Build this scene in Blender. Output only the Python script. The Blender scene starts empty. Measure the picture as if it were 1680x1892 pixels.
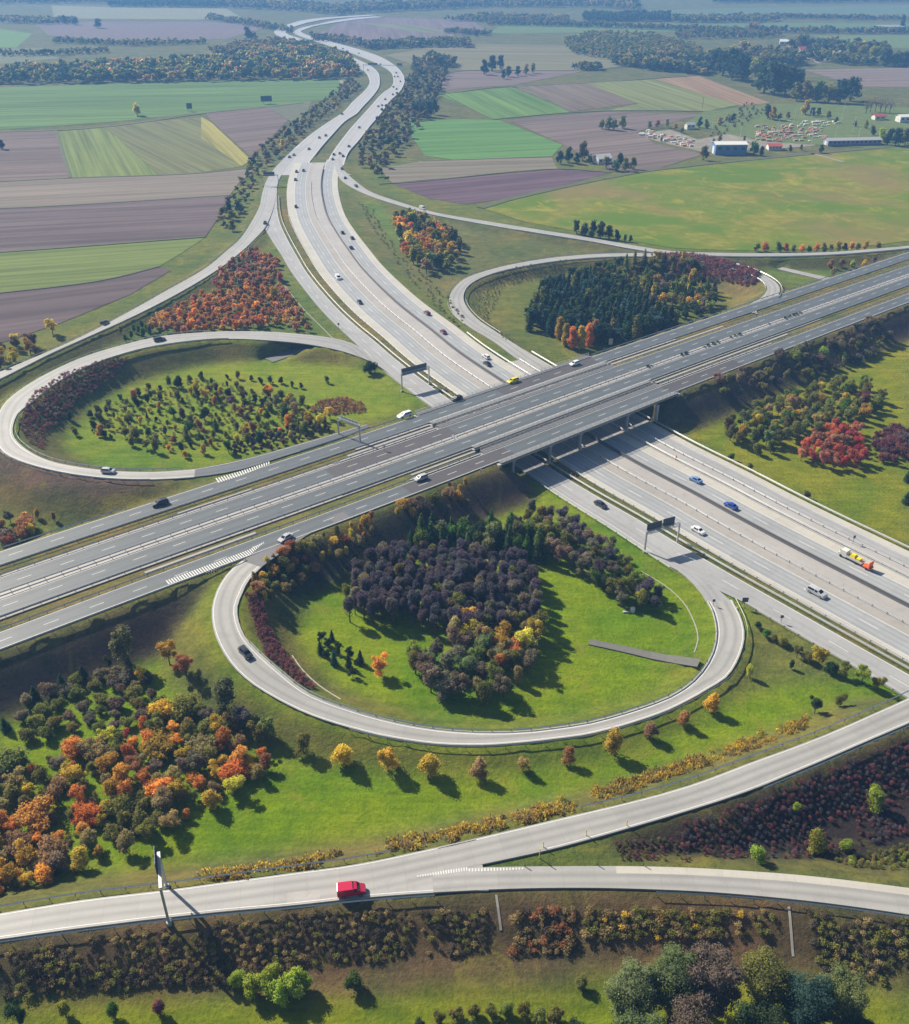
import bpy, bmesh, math, random
import numpy as np
from mathutils import Vector

# ------------------------------------------------------------------ camera, sky, sun
S = bpy.context.scene
COL = S.collection
rnd = random.Random(7)
nrng = np.random.default_rng(7)
CAM_H, FPX, YH = 141.0, 1750.0, -115.0          # metres above the plain, focal length and horizon of a 1680 x 1892 frame
PIT = math.atan2(946.0 - YH, FPX)
cam_d = bpy.data.cameras.new('camera')
cam = bpy.data.objects.new('camera', cam_d); COL.objects.link(cam)
cam.location = (0, 0, CAM_H); cam.rotation_euler = (math.pi / 2 - PIT, 0, 0)
cam_d.sensor_fit = 'HORIZONTAL'; cam_d.sensor_width = 36.0; cam_d.lens = 36.0 * FPX / 1680.0
cam_d.clip_start = 1.0; cam_d.clip_end = 60000.0
S.camera = cam

SUN_EL, SUN_AZ = math.radians(38), math.radians(-50)      # azimuth from +Y towards +X
sun_dir = Vector((math.sin(SUN_AZ) * math.cos(SUN_EL), math.cos(SUN_AZ) * math.cos(SUN_EL), math.sin(SUN_EL)))
W = bpy.data.worlds.new('World'); S.world = W; W.use_nodes = True
wn = W.node_tree.nodes; wl = W.node_tree.links
sky = wn.new('ShaderNodeTexSky'); sky.sky_type = 'NISHITA'; sky.sun_disc = False
sky.sun_elevation = SUN_EL; sky.sun_rotation = SUN_AZ; sky.altitude = 150; sky.dust_density = 1.5
wl.new(sky.outputs[0], wn['Background'].inputs[0]); wn['Background'].inputs[1].default_value = 0.056
sl = bpy.data.lights.new('sun', 'SUN'); sl.energy = 5.0; sl.angle = math.radians(0.5); sl.color = (1.0, 0.91, 0.76)
so = bpy.data.objects.new('sun', sl); COL.objects.link(so); so.location = (-300, 300, 500)
so.rotation_euler = (-sun_dir).to_track_quat('-Z', 'Y').to_euler()
S.view_settings.view_transform = 'Standard'; S.view_settings.look = 'None'
S.view_settings.exposure = 0.74; S.view_settings.gamma = 1.0
S.render.engine = 'CYCLES'
S.cycles.use_denoising = True
try:
    S.cycles.denoiser = 'OPENIMAGEDENOISE'
except Exception:
    pass
S.cycles.max_bounces = 5; S.cycles.diffuse_bounces = 2; S.cycles.glossy_bounces = 2
S.cycles.transmission_bounces = 3; S.cycles.volume_bounces = 1; S.cycles.transparent_max_bounces = 4

# ------------------------------------------------------------------ helpers
CP, SP = math.cos(PIT), math.sin(PIT)
def U(x, y, z=0.0):
    """survey point: where the sight line of photo position (x, y) meets the level z"""
    a = (x - 840.0) / FPX; b = (y - 946.0) / FPX
    dz = -SP - b * CP
    t = (CAM_H - z) / -dz
    return np.array((a * t, (CP - b * SP) * t, z))
def UA(pts, z=0.0):
    return np.array([U(p[0], p[1], z) for p in pts])

def tag(o, label=None, cat=None, group=None, kind=None):
    if label: o['label'] = label
    if cat: o['category'] = cat
    if group: o['group'] = group
    if kind: o['kind'] = kind
    return o
def link(name, me, parent=None, mat=None, kind=None):
    o = bpy.data.objects.new(name, me); COL.objects.link(o)
    if mat is not None and me is not None and len(me.materials) == 0: me.materials.append(mat)
    if parent is not None: o.parent = parent
    if kind: o['kind'] = kind
    return o
def empty(name, loc, rz=0.0, label=None, cat=None, group=None):
    o = bpy.data.objects.new(name, None); COL.objects.link(o)
    o.location = [float(v) for v in loc]; o.rotation_euler = (0, 0, rz); o.empty_display_size = 0.5
    return tag(o, label, cat, group)
class MB:
    def __init__(s): s.v = []; s.f = []; s.m = []; s.uv = []
    def quad(s, a, b, c, d, mi=0):
        n = len(s.v); s.v += [tuple(a), tuple(b), tuple(c), tuple(d)]; s.f.append((n, n+1, n+2, n+3)); s.m.append(mi)
    def box(s, c, d, rz=0.0, mi=0, taper=1.0):
        cx, cy, cz = c; hx, hy, hz = d[0]/2, d[1]/2, d[2]/2; co, si = math.cos(rz), math.sin(rz); n = len(s.v)
        for k, zz in enumerate((-hz, hz)):
            t = 1.0 if k == 0 else taper
            for x, y in ((-hx, -hy), (hx, -hy), (hx, hy), (-hx, hy)):
                x *= t; y *= t
                s.v.append((cx + x*co - y*si, cy + x*si + y*co, cz + zz))
        for f in ((0,3,2,1), (4,5,6,7), (0,1,5,4), (1,2,6,5), (2,3,7,6), (3,0,4,7)):
            s.f.append(tuple(n+i for i in f)); s.m.append(mi)
    def tube(s, p0, p1, r0, r1, k=8, mi=0, cap=True):
        p0 = Vector(p0); p1 = Vector(p1); d = (p1 - p0)
        if d.length < 1e-6: return
        q = d.to_track_quat('Z', 'Y'); n = len(s.v)
        for p, r in ((p0, r0), (p1, r1)):
            for i in range(k):
                a = 2*math.pi*i/k; s.v.append(tuple(p + q @ Vector((math.cos(a)*r, math.sin(a)*r, 0))))
        for i in range(k):
            j = (i+1) % k; s.f.append((n+i, n+j, n+k+j, n+k+i)); s.m.append(mi)
        if cap:
            s.f.append(tuple(n+k+i for i in range(k))); s.m.append(mi)
            s.f.append(tuple(n+i for i in reversed(range(k)))); s.m.append(mi)
    def prism(s, poly, z0, z1, mi=0):
        n = len(s.v); k = len(poly)
        s.v += [(p[0], p[1], z0) for p in poly] + [(p[0], p[1], z1) for p in poly]
        s.f.append(tuple(n+k+i for i in range(k))); s.m.append(mi)
        s.f.append(tuple(n+i for i in reversed(range(k)))); s.m.append(mi)
        for i in range(k):
            j = (i+1) % k; s.f.append((n+i, n+j, n+k+j, n+k+i)); s.m.append(mi)
    def mesh(s, name, mats, smooth=False):
        me = bpy.data.meshes.new(name); me.from_pydata([tuple(float(c) for c in v) for v in s.v], [], s.f)
        for m in (mats if isinstance(mats, (list, tuple)) else [mats]): me.materials.append(m)
        if len(me.materials) > 1: me.polygons.foreach_set('material_index', s.m)
        if smooth: me.polygons.foreach_set('use_smooth', [True]*len(me.polygons))
        me.update(); return me
    def build(s, name, mat, parent=None, kind=None, smooth=False):
        return link(name, s.mesh(name, mat, smooth), parent, None, kind)

def catmull(P, step):
    P = np.asarray(P, float)
    Q = np.vstack([2*P[0]-P[1], P, 2*P[-1]-P[-2]]); out = []
    for i in range(1, len(Q)-2):
        a, b, c, d = Q[i-1:i+3]
        # centripetal parametrisation avoids overshoot on uneven spacing
        t0 = 0; t1 = t0 + max(np.linalg.norm(b-a), 1e-4)**.5; t2 = t1 + max(np.linalg.norm(c-b), 1e-4)**.5; t3 = t2 + max(np.linalg.norm(d-c), 1e-4)**.5
        for t in np.linspace(t1, t2, 12, endpoint=False):
            A1 = (t1-t)/(t1-t0)*a + (t-t0)/(t1-t0)*b; A2 = (t2-t)/(t2-t1)*b + (t-t1)/(t2-t1)*c; A3 = (t3-t)/(t3-t2)*c + (t-t2)/(t3-t2)*d
            B1 = (t2-t)/(t2-t0)*A1 + (t-t0)/(t2-t0)*A2; B2 = (t3-t)/(t3-t1)*A2 + (t-t1)/(t3-t1)*A3
            out.append((t2-t)/(t2-t1)*B1 + (t-t1)/(t2-t1)*B2)
    out.append(Q[-2]); out = np.array(out)
    return resamp(out, step=step)
def cumlen(P): return np.concatenate([[0], np.cumsum(np.linalg.norm(np.diff(P[:, :2], axis=0), axis=1))])
def resamp(P, step=None, n=None):
    c = cumlen(P)
    if n is None: n = max(2, int(round(c[-1]/step))+1)
    t = np.linspace(0, c[-1], n)
    return np.stack([np.interp(t, c, P[:, k]) for k in range(P.shape[1])], 1)
def inpoly(x, y, poly):
    r = np.zeros(np.shape(x), bool); n = len(poly); j = n-1
    for i in range(n):
        xi, yi = poly[i][0], poly[i][1]; xj, yj = poly[j][0], poly[j][1]
        if yi != yj:
            r ^= ((yi > y) != (yj > y)) & (x < (xj-xi)*(y-yi)/(yj-yi)+xi)
        j = i
    return r

# ------------------------------------------------------------------ materials
def newmat(name):
    m = bpy.data.materials.new(name); m.use_nodes = True
    nt = m.node_tree; b = nt.nodes['Principled BSDF']
    return m, nt, b
def N(nt, t, **kw):
    n = nt.nodes.new(t)
    for k, v in kw.items(): setattr(n, k, v)
    return n
def setc(sock, c): sock.default_value = (c[0], c[1], c[2], 1.0)
def ramp(nt, src, stops):
    r = N(nt, 'ShaderNodeValToRGB'); e = r.color_ramp.elements
    while len(e) < len(stops): e.new(0.5)
    for el, (p, c) in zip(e, stops):
        el.position = p; el.color = (c[0], c[1], c[2], 1) if not isinstance(c, (int, float)) else (c, c, c, 1)
    nt.links.new(src, r.inputs[0]); return r.outputs[0]
def mixc(nt, fac, a, b, mode='MIX'):
    m = N(nt, 'ShaderNodeMix', data_type='RGBA', blend_type=mode)
    for sock, v in ((m.inputs[0], fac), (m.inputs[6], a), (m.inputs[7], b)):
        if isinstance(v, (int, float)): sock.default_value = v
        elif isinstance(v, (tuple, list)): setc(sock, v)
        else: nt.links.new(v, sock)
    return m.outputs[2]
def noise(nt, scale, detail=3, co=None, rough=0.55, dist=0.0):
    n = N(nt, 'ShaderNodeTexNoise'); n.inputs['Scale'].default_value = scale; n.inputs['Detail'].default_value = detail
    n.inputs['Roughness'].default_value = rough; n.inputs['Distortion'].default_value = dist
    if co is not None: nt.links.new(co, n.inputs['Vector'])
    return n.outputs[0]
def worldpos(nt):
    return N(nt, 'ShaderNodeNewGeometry').outputs['Position']
def math_(nt, op, a, b=None):
    m = N(nt, 'ShaderNodeMath', operation=op)
    for i, v in enumerate((a, b)):
        if v is None: continue
        if isinstance(v, (int, float)): m.inputs[i].default_value = v
        else: nt.links.new(v, m.inputs[i])
    return m.outputs[0]
def plain(name, col, rough=0.6, metal=0.0, var=0.15, scale=2.0, spec=0.5):
    m, nt, b = newmat(name); pos = worldpos(nt)
    f = noise(nt, scale, 4, pos)
    c = mixc(nt, f, [v*(1-var) for v in col], [min(1, v*(1+var)) for v in col])
    nt.links.new(c, b.inputs['Base Color']); b.inputs['Roughness'].default_value = rough; b.inputs['Metallic'].default_value = metal
    b.inputs['Specular IOR Level'].default_value = spec
    return m
def road_mat(name, col, tracks=(), joint=0.0, rough=0.55, stain=0.18, tint=(1, 1, 1)):
    """paved surface; UV = (metres from the left edge, metres along)"""
    m, nt, b = newmat(name); uv = N(nt, 'ShaderNodeUVMap'); sep = N(nt, 'ShaderNodeSeparateXYZ'); nt.links.new(uv.outputs[0], sep.inputs[0])
    pos = worldpos(nt)
    big = noise(nt, 0.06, 4, pos); fine = noise(nt, 1.6, 4, pos)
    mp = N(nt, 'ShaderNodeMapping'); mp.inputs['Scale'].default_value = (1.4, 0.03, 1); nt.links.new(uv.outputs[0], mp.inputs[0])
    streak = noise(nt, 1.0, 4, mp.outputs[0])
    c = mixc(nt, ramp(nt, big, [(0.3, 0), (0.7, 1)]), [v*(1-stain) for v in col], [min(1, v*(1+stain)) for v in col])
    c = mixc(nt, 0.35, c, mixc(nt, ramp(nt, streak, [(0.3, 0), (0.7, 1)]), [v*0.72 for v in col], [min(1, v*1.18) for v in col]))
    c = mixc(nt, 0.22, c, mixc(nt, fine, [v*0.6 for v in col], [min(1, v*1.35) for v in col]))
    c = mixc(nt, math_(nt, 'MULTIPLY', ramp(nt, noise(nt, .35, 6, pos, .75), [(0.52, 0), (0.72, 1)]), .5), c, [v*0.62 for v in col])
    for u0, wd, k in tracks:                                    # rubbered wheel paths
        d = math_(nt, 'ABSOLUTE', math_(nt, 'SUBTRACT', sep.outputs[0], u0))
        f = ramp(nt, math_(nt, 'DIVIDE', d, wd), [(0.0, 1), (1.0, 0)])
        c = mixc(nt, math_(nt, 'MULTIPLY', f, k), c, [v*0.55 for v in col])
    if joint:
        fr = math_(nt, 'FRACT', math_(nt, 'DIVIDE', sep.outputs[1], joint))
        f = ramp(nt, fr, [(0.0, 1), (0.012, 1), (0.02, 0)])
        cell = N(nt, 'ShaderNodeTexWhiteNoise', noise_dimensions='2D')
        fl = math_(nt, 'FLOOR', math_(nt, 'DIVIDE', sep.outputs[1], joint)); fl2 = math_(nt, 'FLOOR', math_(nt, 'DIVIDE', sep.outputs[0], 3.6))
        cb = N(nt, 'ShaderNodeCombineXYZ'); nt.links.new(fl, cb.inputs[0]); nt.links.new(fl2, cb.inputs[1]); nt.links.new(cb.outputs[0], cell.inputs[0])
        c = mixc(nt, 0.22, c, mixc(nt, cell.outputs[0], [v*0.8 for v in col], [min(1, v*1.12) for v in col]))
        c = mixc(nt, math_(nt, 'MULTIPLY', f, 0.22), c, [v*0.4 for v in col])
    nt.links.new(c, b.inputs['Base Color']); b.inputs['Roughness'].default_value = rough
    b.inputs['Specular IOR Level'].default_value = 0.35
    bm = N(nt, 'ShaderNodeBump'); bm.inputs['Strength'].default_value = 0.15; bm.inputs['Distance'].default_value = 0.03
    nt.links.new(fine, bm.inputs['Height']); nt.links.new(bm.outputs[0], b.inputs['Normal'])
    return m
def leaf_mat(name, transl=0.55):
    m, nt, b = newmat(name); nt.nodes.remove(b); out = nt.nodes['Material Output']
    oi = N(nt, 'ShaderNodeObjectInfo'); at = N(nt, 'ShaderNodeAttribute', attribute_name='tint')
    c = mixc(nt, 1.0, oi.outputs['Color'], at.outputs['Color'], 'MULTIPLY')
    hs = N(nt, 'ShaderNodeHueSaturation'); nt.links.new(c, hs.inputs['Color'])
    nt.links.new(math_(nt, 'ADD', math_(nt, 'MULTIPLY', oi.outputs['Random'], 0.6), 0.95), hs.inputs['Value'])
    nt.links.new(math_(nt, 'ADD', math_(nt, 'MULTIPLY', oi.outputs['Random'], 0.03), 0.485), hs.inputs['Hue'])
    d = N(nt, 'ShaderNodeBsdfDiffuse'); t = N(nt, 'ShaderNodeBsdfTranslucent'); mx = N(nt, 'ShaderNodeMixShader'); mx.inputs[0].default_value = transl
    nt.links.new(hs.outputs[0], d.inputs[0]); nt.links.new(hs.outputs[0], t.inputs[0])
    nt.links.new(d.outputs[0], mx.inputs[1]); nt.links.new(t.outputs[0], mx.inputs[2]); nt.links.new(mx.outputs[0], out.inputs[0])
    return m
def paint_mat():
    m, nt, b = newmat('car_paint'); oi = N(nt, 'ShaderNodeObjectInfo'); nt.links.new(oi.outputs['Color'], b.inputs['Base Color'])
    b.inputs['Roughness'].default_value = 0.28; b.inputs['Coat Weight'].default_value = 0.6; b.inputs['Coat Roughness'].default_value = 0.05
    return m
M = {}
M['concrete'] = road_mat('pale_concrete_paving', (0.345, 0.34, 0.325), tracks=((1.9, 0.8, .65), (4.3, 0.8, .65)), joint=5.5)
M['concrete_trunk'] = road_mat('pale_concrete_trunk', (0.335, 0.33, 0.318), tracks=((1.8, 0.8, .65), (3.6, 0.8, .65), (5.6, 0.7, .4)), joint=5.5)
M['carriage'] = road_mat('grey_concrete_carriageway', (0.335, 0.345, 0.35), tracks=((1.0, 0.7, .5), (2.8, 0.7, .5), (4.6, 0.7, .45), (6.4, 0.7, .45)), joint=6.0)
M['collector'] = road_mat('collector_concrete', (0.335, 0.335, 0.335), tracks=((1.6, 0.8, .35), (3.4, 0.8, .35)), joint=6.0)
M['shoulder'] = road_mat('cream_concrete_shoulder', (0.45, 0.43, 0.38), joint=6.0, stain=.1)
M['medgrav'] = road_mat('pinkish_median_paving', (0.37, 0.352, 0.335), joint=0, stain=.14)
M['medgrey'] = road_mat('brown_grey_median_edge', (0.34, 0.32, 0.295), joint=0, stain=.14)
M['asphalt'] = road_mat('weathered_asphalt', (0.112, 0.126, 0.135), tracks=((1.7, 0.7, .4), (4.9, 0.7, .4)), rough=.5, stain=.12)
M['asphalt_new'] = road_mat('brownish_asphalt_patch', (0.088, 0.082, 0.086), rough=.55, stain=.1)
M['asphalt_loop'] = road_mat('dark_asphalt_ramp', (0.15, 0.145, 0.15), rough=.55, stain=.1)
M['path'] = road_mat('grey_asphalt_path', (0.14, 0.137, 0.128), rough=.8)
M['white'] = plain('white_road_paint', (0.60, 0.60, 0.58), 0.6, var=.25, scale=1.5)
M['paver'] = plain('pale_pink_paver', (0.30, 0.285, 0.275), 0.8, var=.25, scale=0.8)
M['bconc'] = plain('bridge_concrete', (0.36, 0.35, 0.33), 0.75, var=.2, scale=0.6)
M['bcap'] = plain('pale_bridge_kerb', (0.50, 0.48, 0.45), 0.75, var=.2, scale=1.2)
M['walk'] = plain('dark_walkway', (0.17, 0.17, 0.175), 0.75, var=.2, scale=1.2)
M['galv'] = plain('galvanised_steel', (0.62, 0.63, 0.62), 0.42, metal=0.55, var=.12, scale=3)
M['post'] = plain('dull_steel', (0.20, 0.20, 0.20), 0.6, metal=0.3)
M['dark'] = plain('dark_barrier', (0.10, 0.10, 0.105), 0.7)
M['signback'] = plain('sign_back_grey_blue', (0.095, 0.105, 0.14), 0.55, metal=.2)
M['gantry'] = plain('gantry_steel', (0.42, 0.44, 0.45), 0.5, metal=.4)
M['gutter'] = plain('concrete_gutter', (0.32, 0.30, 0.24), 0.8)
M['leaf'] = leaf_mat('foliage')
M['reed'] = leaf_mat('reed', 0.6)
M['needle'] = leaf_mat('needles', 0.3)
M['bark'] = plain('bark', (0.10, 0.075, 0.055), 0.9, var=.3, scale=4)
M['paint'] = paint_mat()
M['glass'] = plain('car_glass', (0.015, 0.018, 0.022), 0.08)
M['tyre'] = plain('tyre_rubber', (0.02, 0.02, 0.02), 0.85)
M['rim'] = plain('alloy_rim', (0.5, 0.5, 0.5), 0.35, metal=.8)
M['lampw'] = plain('headlight_glass', (0.75, 0.75, 0.72), 0.15)
M['lampr'] = plain('tail_light', (0.35, 0.01, 0.01), 0.25)
M['yellow'] = plain('yellow_post_paint', (0.75, 0.60, 0.02), 0.5)
M['roofw'] = plain('pale_sheet_roof', (0.72, 0.71, 0.66), 0.5, var=.08)
M['wallb'] = plain('blue_sheet_wall', (0.10, 0.20, 0.38), 0.5)
M['wallw'] = plain('white_render', (0.62, 0.60, 0.56), 0.8)
M['walll'] = plain('lilac_grey_sheet', (0.24, 0.24, 0.36), 0.6)
M['roofr'] = plain('red_roof', (0.40, 0.07, 0.05), 0.7)
M['roofg'] = plain('grey_roof', (0.35, 0.35, 0.36), 0.7)
M['pane'] = plain('dark_window', (0.03, 0.035, 0.045), 0.15)
M['billb'] = plain('dark_green_board', (0.05, 0.10, 0.10), 0.6)
M['brick'] = plain('orange_brick_stack', (0.48, 0.20, 0.11), 0.85, var=.3, scale=0.5)
M['pinkst'] = plain('pinkish_stack', (0.50, 0.31, 0.26), 0.85, var=.3, scale=0.5)
M['whitest'] = plain('white_stack', (0.66, 0.63, 0.56), 0.85, var=.2, scale=0.5)
M['conew'] = plain('orange_marker', (0.75, 0.12, 0.03), 0.5)

# ------------------------------------------------------------------ road geometry
ROADS = []        # (centre polyline n x 3, half width) used to raise the ground
class Road:
    """a paved ribbon with left and right edges (n x 3)"""
    def __init__(s, L, R): s.L = np.asarray(L, float); s.R = np.asarray(R, float); s.len = cumlen((s.L+s.R)/2)
    def at(s, m):
        """polyline m metres in from the left edge (negative: from the right edge)"""
        d = s.R - s.L; w = np.linalg.norm(d[:, :2], axis=1)[:, None]
        return s.L + d/w*m if m >= 0 else s.R + d/w*m
    def frac(s, f): return s.L + (s.R-s.L)*f
def ribbon_mesh(name, L, R, mat, thick=0.35, lift=0.0):
    n = len(L); A = L.copy(); B = R.copy(); A[:, 2] += lift; B[:, 2] += lift
    mid = (A+B)/2; c = cumlen(mid); w = np.linalg.norm((B-A)[:, :2], axis=1)
    v = np.empty((4*n, 3)); v[0::4] = A; v[1::4] = B
    v[2::4] = A; v[3::4] = B; v[2::4, 2] -= thick; v[3::4, 2] -= thick
    f = []; uv = []
    for i in range(n-1):
        a = 4*i; b = 4*(i+1)
        f.append((a, a+1, b+1, b)); uv += [(0, c[i]), (w[i], c[i]), (w[i+1], c[i+1]), (0, c[i+1])]
        if thick > 0:
            f.append((a+2, a, b, b+2)); uv += [(0, c[i])]*4
            f.append((a+1, a+3, b+3, b+1)); uv += [(0, c[i])]*4
    me = bpy.data.meshes.new(name); me.from_pydata(v.tolist(), [], f)
    ul = me.uv_layers.new(name='UVMap'); ul.data.foreach_set('uv', np.array(uv, float).ravel())
    me.materials.append(mat); me.update(); return me
def ribbon(name, L, R, mat, parent=None, thick=0.35, lift=0.0, kind='structure'):
    return link(name, ribbon_mesh(name, L, R, mat, thick, lift), parent, None, None if parent else kind)
ZL = [0]
def lift():
    ZL[0] = (ZL[0]+1) % 7; return 0.012*ZL[0]
def line(road, obj, m, w=0.18, dash=None, up=0.022, name='edge_line', phase=0.0, i0=0, i1=None):
    P = road.at(m); P2 = road.at(m + (w if m >= 0 else -w))
    if m < 0: P, P2 = P2, P
    P = P[i0:i1]; P2 = P2[i0:i1]
    if dash is None:
        return ribbon(name, P, P2, M['white'], obj, 0.0, up)
    on, pitch = dash; c = cumlen(P); mb = MB(); t = phase
    while t + on < c[-1]:
        q = []
        for tt in (t, t+on):
            q.append([np.array([np.interp(tt, c, X[:, k]) for k in range(3)]) + (0, 0, up) for X in (P, P2)])
        mb.quad(q[0][0], q[0][1], q[1][1], q[1][0]); t += pitch
    return mb.build('lane_marking', M['white'], obj)
def px_road(Lpx, Rpx, prof, step=4.0, skew=False):
    """ribbon whose two kerbs are surveyed from the photograph, at the road's own level"""
    out = []
    for pts in (Lpx, Rpx):
        P = UA(pts, 3.0); c = cumlen(P); t = c/c[-1]; z = np.interp(t, [p[0] for p in prof], [p[1] for p in prof])
        P = np.array([U(p[0], p[1], zz) for p, zz in zip(pts, z)])
        out.append(catmull(P, step/2))
    n = max(2, int(max(cumlen(o)[-1] for o in out)/step))
    L, R = resamp(out[0], n=n), resamp(out[1], n=n)
    if skew:
        zz = (L[:, 2]+R[:, 2])/2; L[:, 2] = zz; R[:, 2] = zz
        return Road(L, R)
    C = (L+R)/2; C = resamp(C, n=n); tt = np.gradient(C, axis=0); tt[:, 2] = 0
    for _ in range(2): tt[1:-1] = (tt[:-2]+2*tt[1:-1]+tt[2:])/4
    tt /= np.linalg.norm(tt, axis=1)[:, None]; nn = np.stack([-tt[:, 1], tt[:, 0], 0*tt[:, 0]], 1)
    D0, D1 = resamp(out[0], step=.8), resamp(out[1], step=.8)
    dl = np.array([np.linalg.norm(D0[:, :2]-c[:2], axis=1).min() for c in C]); dr = np.array([np.linalg.norm(D1[:, :2]-c[:2], axis=1).min() for c in C])
    sg = 1.0 if ((L-C)*nn).sum() > 0 else -1.0
    return Road(C+nn*(sg*dl)[:, None], C-nn*(sg*dr)[:, None])
def bank(road, verge=1.6, i0=0, i1=None):
    c = ((road.L+road.R)/2)[i0:i1]; hw = (np.linalg.norm((road.R-road.L)[:, :2], axis=1)/2)[i0:i1]
    ROADS.append((c, hw, verge))

# --- lower motorway: reference line = dark median barrier
ref_px = [(601.8,300),(596.4,318),(593.8,341),(596.4,368),(605.4,400),(621.4,428.6),(644.6,462.5),(671.4,498.2),(733.6,560),(796.8,610),(860,660),(1148.6,840.4),(1292.6,917.6),(1360,955),(1460,1008.5),(1560,1060),(1680,1122)]
ZM = 1.0
rp = UA(ref_px, ZM); rp = np.vstack([rp, rp[-1] + (rp[-1]-rp[-3])/np.linalg.norm((rp[-1]-rp[-3])[:2])*130])
REF = catmull(rp, 4.0); RS = cumlen(REF)
tg = np.gradient(REF, axis=0); tg[:, 2] = 0; tg /= np.linalg.norm(tg, axis=1)[:, None]
RN = np.stack([-tg[:, 1], tg[:, 0], np.zeros(len(tg))], 1)          # to the north-east, positive offsets
def moff(o, s0=None, s1=None):
    """polyline at offset o (number or [(s, o)...]) from the barrier line"""
    ov = np.full(len(RS), float(o)) if not isinstance(o, (list, tuple)) else np.interp(RS, [k[0] for k in o], [k[1] for k in o])
    P = REF + RN*ov[:, None]
    k = np.ones(len(RS), bool)
    if s0 is not None: k &= RS >= s0
    if s1 is not None: k &= RS <= s1
    return P[k]
def mroad(a, b, s0=None, s1=None): return Road(moff(a, s0, s1), moff(b, s0, s1))
SEND = RS[-1]
MR = []
lane_l = mroad(-17.5, -10.3); sh_l = mroad([(0, -22.6), (340, -21.4), (480, -19.4), (SEND, -19.2)], -17.5)
lane_r = mroad(0.45, 7.4); sh_r = mroad(7.4, [(0, 11.2), (180, 10.4), (360, 11.3), (SEND, 10.7)])
med = mroad(-7.0, -0.45); med_e = mroad(-10.3, -7.0)
coll_l = mroad([(80, -37.5), (130, -38.6), (175, -37.6), (230, -34.9), (282, -33.8), (400, -33.6), (486, -32.4), (540, -33.4), (559, -30.4), (SEND, -29.6)],
               [(80, -28.5), (176, -28.2), (345, -26.4), (385, -24.9), (482, -24.1), (541, -23.4), (SEND, -22.4)], 84)
coll_r = mroad([(380, 18.0), (400, 17.4), (482, 16.4), (538, 15.7), (SEND, 15.2)], [(380, 24.4), (480, 24.2), (538, 23.2), (SEND, 22.0)], 394)
strip_r = mroad([(395, 11.4), (SEND, 10.8)], [(395, 17.4), (482, 16.4), (538, 15.7), (SEND, 15.2)], 402)
bank_all = mroad(-34, 12); bank(bank_all, 2.2); bank(coll_l, 2.0); bank(coll_r, 2.4)
o = ribbon('road', lane_l.L, lane_l.R, M['carriage']); o_ll = o
line(lane_l, o, 0.0, .2); line(lane_l, o, -0.02, .22); line(lane_l, o, 3.55, .2, (5.2, 15.4), phase=3)
o = ribbon('road', lane_r.L, lane_r.R, M['carriage'])
line(lane_r, o, 0.35, .2); line(lane_r, o, -0.02, .2); line(lane_r, o, 3.5, .2, (5.2, 15.4), phase=9)
ribbon('road_shoulder', sh_l.L, sh_l.R, M['shoulder'], lift=-.012); ribbon('road_shoulder', sh_r.L, sh_r.R, M['shoulder'], lift=-.012)
ribbon('median', med.L, med.R, M['medgrav'], lift=.03); ribbon('median', med_e.L, med_e.R, M['medgrey'], lift=-.01)
o = ribbon('road', coll_l.L, coll_l.R, M['collector'], lift=.012)
line(coll_l, o, -0.25, .18, i0=12, up=.034); line(coll_l, o, -3.7, .18, (5.2, 15.4), up=.034); line(coll_l, o, 0.9, .18, i0=70, i1=112, up=.034)
o = ribbon('road', coll_r.L, coll_r.R, M['collector'], lift=.012)
line(coll_r, o, 0.3, .18, up=.034); line(coll_r, o, -2.6, .2, up=.034)
shr2 = Road(coll_r.at(-2.4), coll_r.R); ribbon('road_shoulder', shr2.L, shr2.R, M['shoulder'], lift=.026, thick=.1)
ribbon('median', strip_r.L, strip_r.R, M['medgrav'], lift=-.02)

# --- far motorway beyond the interchange (two carriageways that part and join again)
farL_out = [(690,26.5),(640,29.5),(595,32.5),(560,37),(533,44.5),(513,53),(506.8,58.4),(511,63.5),(517.5,66.4),(546,77),(574.6,86),(601.4,96.8),(631.8,106.6),(655,120),(672.9,130.7),(681,141.4),(682.7,154),(672.9,168),(651.4,187.9),(635,206),(599.5,230),(569.8,251.4),(540,277.6),(509,309),(495,329),(486.6,350)]
farL_in = [(692,28.2),(645,31.5),(605,35),(575,40),(556,45),(539,51),(527.5,58.2),(531,62),(538,65.5),(556,71),(582,79.6),(607,90),(634,98),(662,110),(686,122),(699,134),(702,148),(700,161),(689,177),(669,198.6),(659,209.8),(638.8,222.9),(611.4,251.4),(593.6,271.7),(581.7,287),(571.5,300)]
FL = px_road(farL_out, farL_in, [(0, ZM), (1, ZM)], 8.0)
farR_in = [(700,29.5),(660,32),(622,36.5),(590,43.5),(560,50),(545,56),(542,59.5),(549,63.5),(563,69),(590,77.5),(616,86.5),(642,94.5),(670,105),(700,118),(721,131),(727,145),(724,159),(706.8,171.8),(685,195.5),(671,211),(649.5,234.8),(630.5,258.6),(616,278.8),(604,299)]
farR_out = [(704,31.5),(668,34.5),(630,39.5),(585,47),(563,54),(556,57.5),(561,61.5),(580,68.5),(612,76.5),(640.7,84.5),(669.3,92.5),(697.9,102.5),(719.3,113.4),(738.9,129),(747.9,147),(739.5,168),(719,187.9),(705.5,207),(682.9,233.6),(661.4,261),(644.8,280),(638,296.7),(634.5,312)]
FR = px_road(farR_in, farR_out, [(0, ZM), (1, ZM)], 8.0)
M['far'] = road_mat('far_pale_concrete', (0.38, 0.375, 0.37), tracks=((2.6, 1.0, .3), (7.5, 1.0, .3)), stain=.08)
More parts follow.
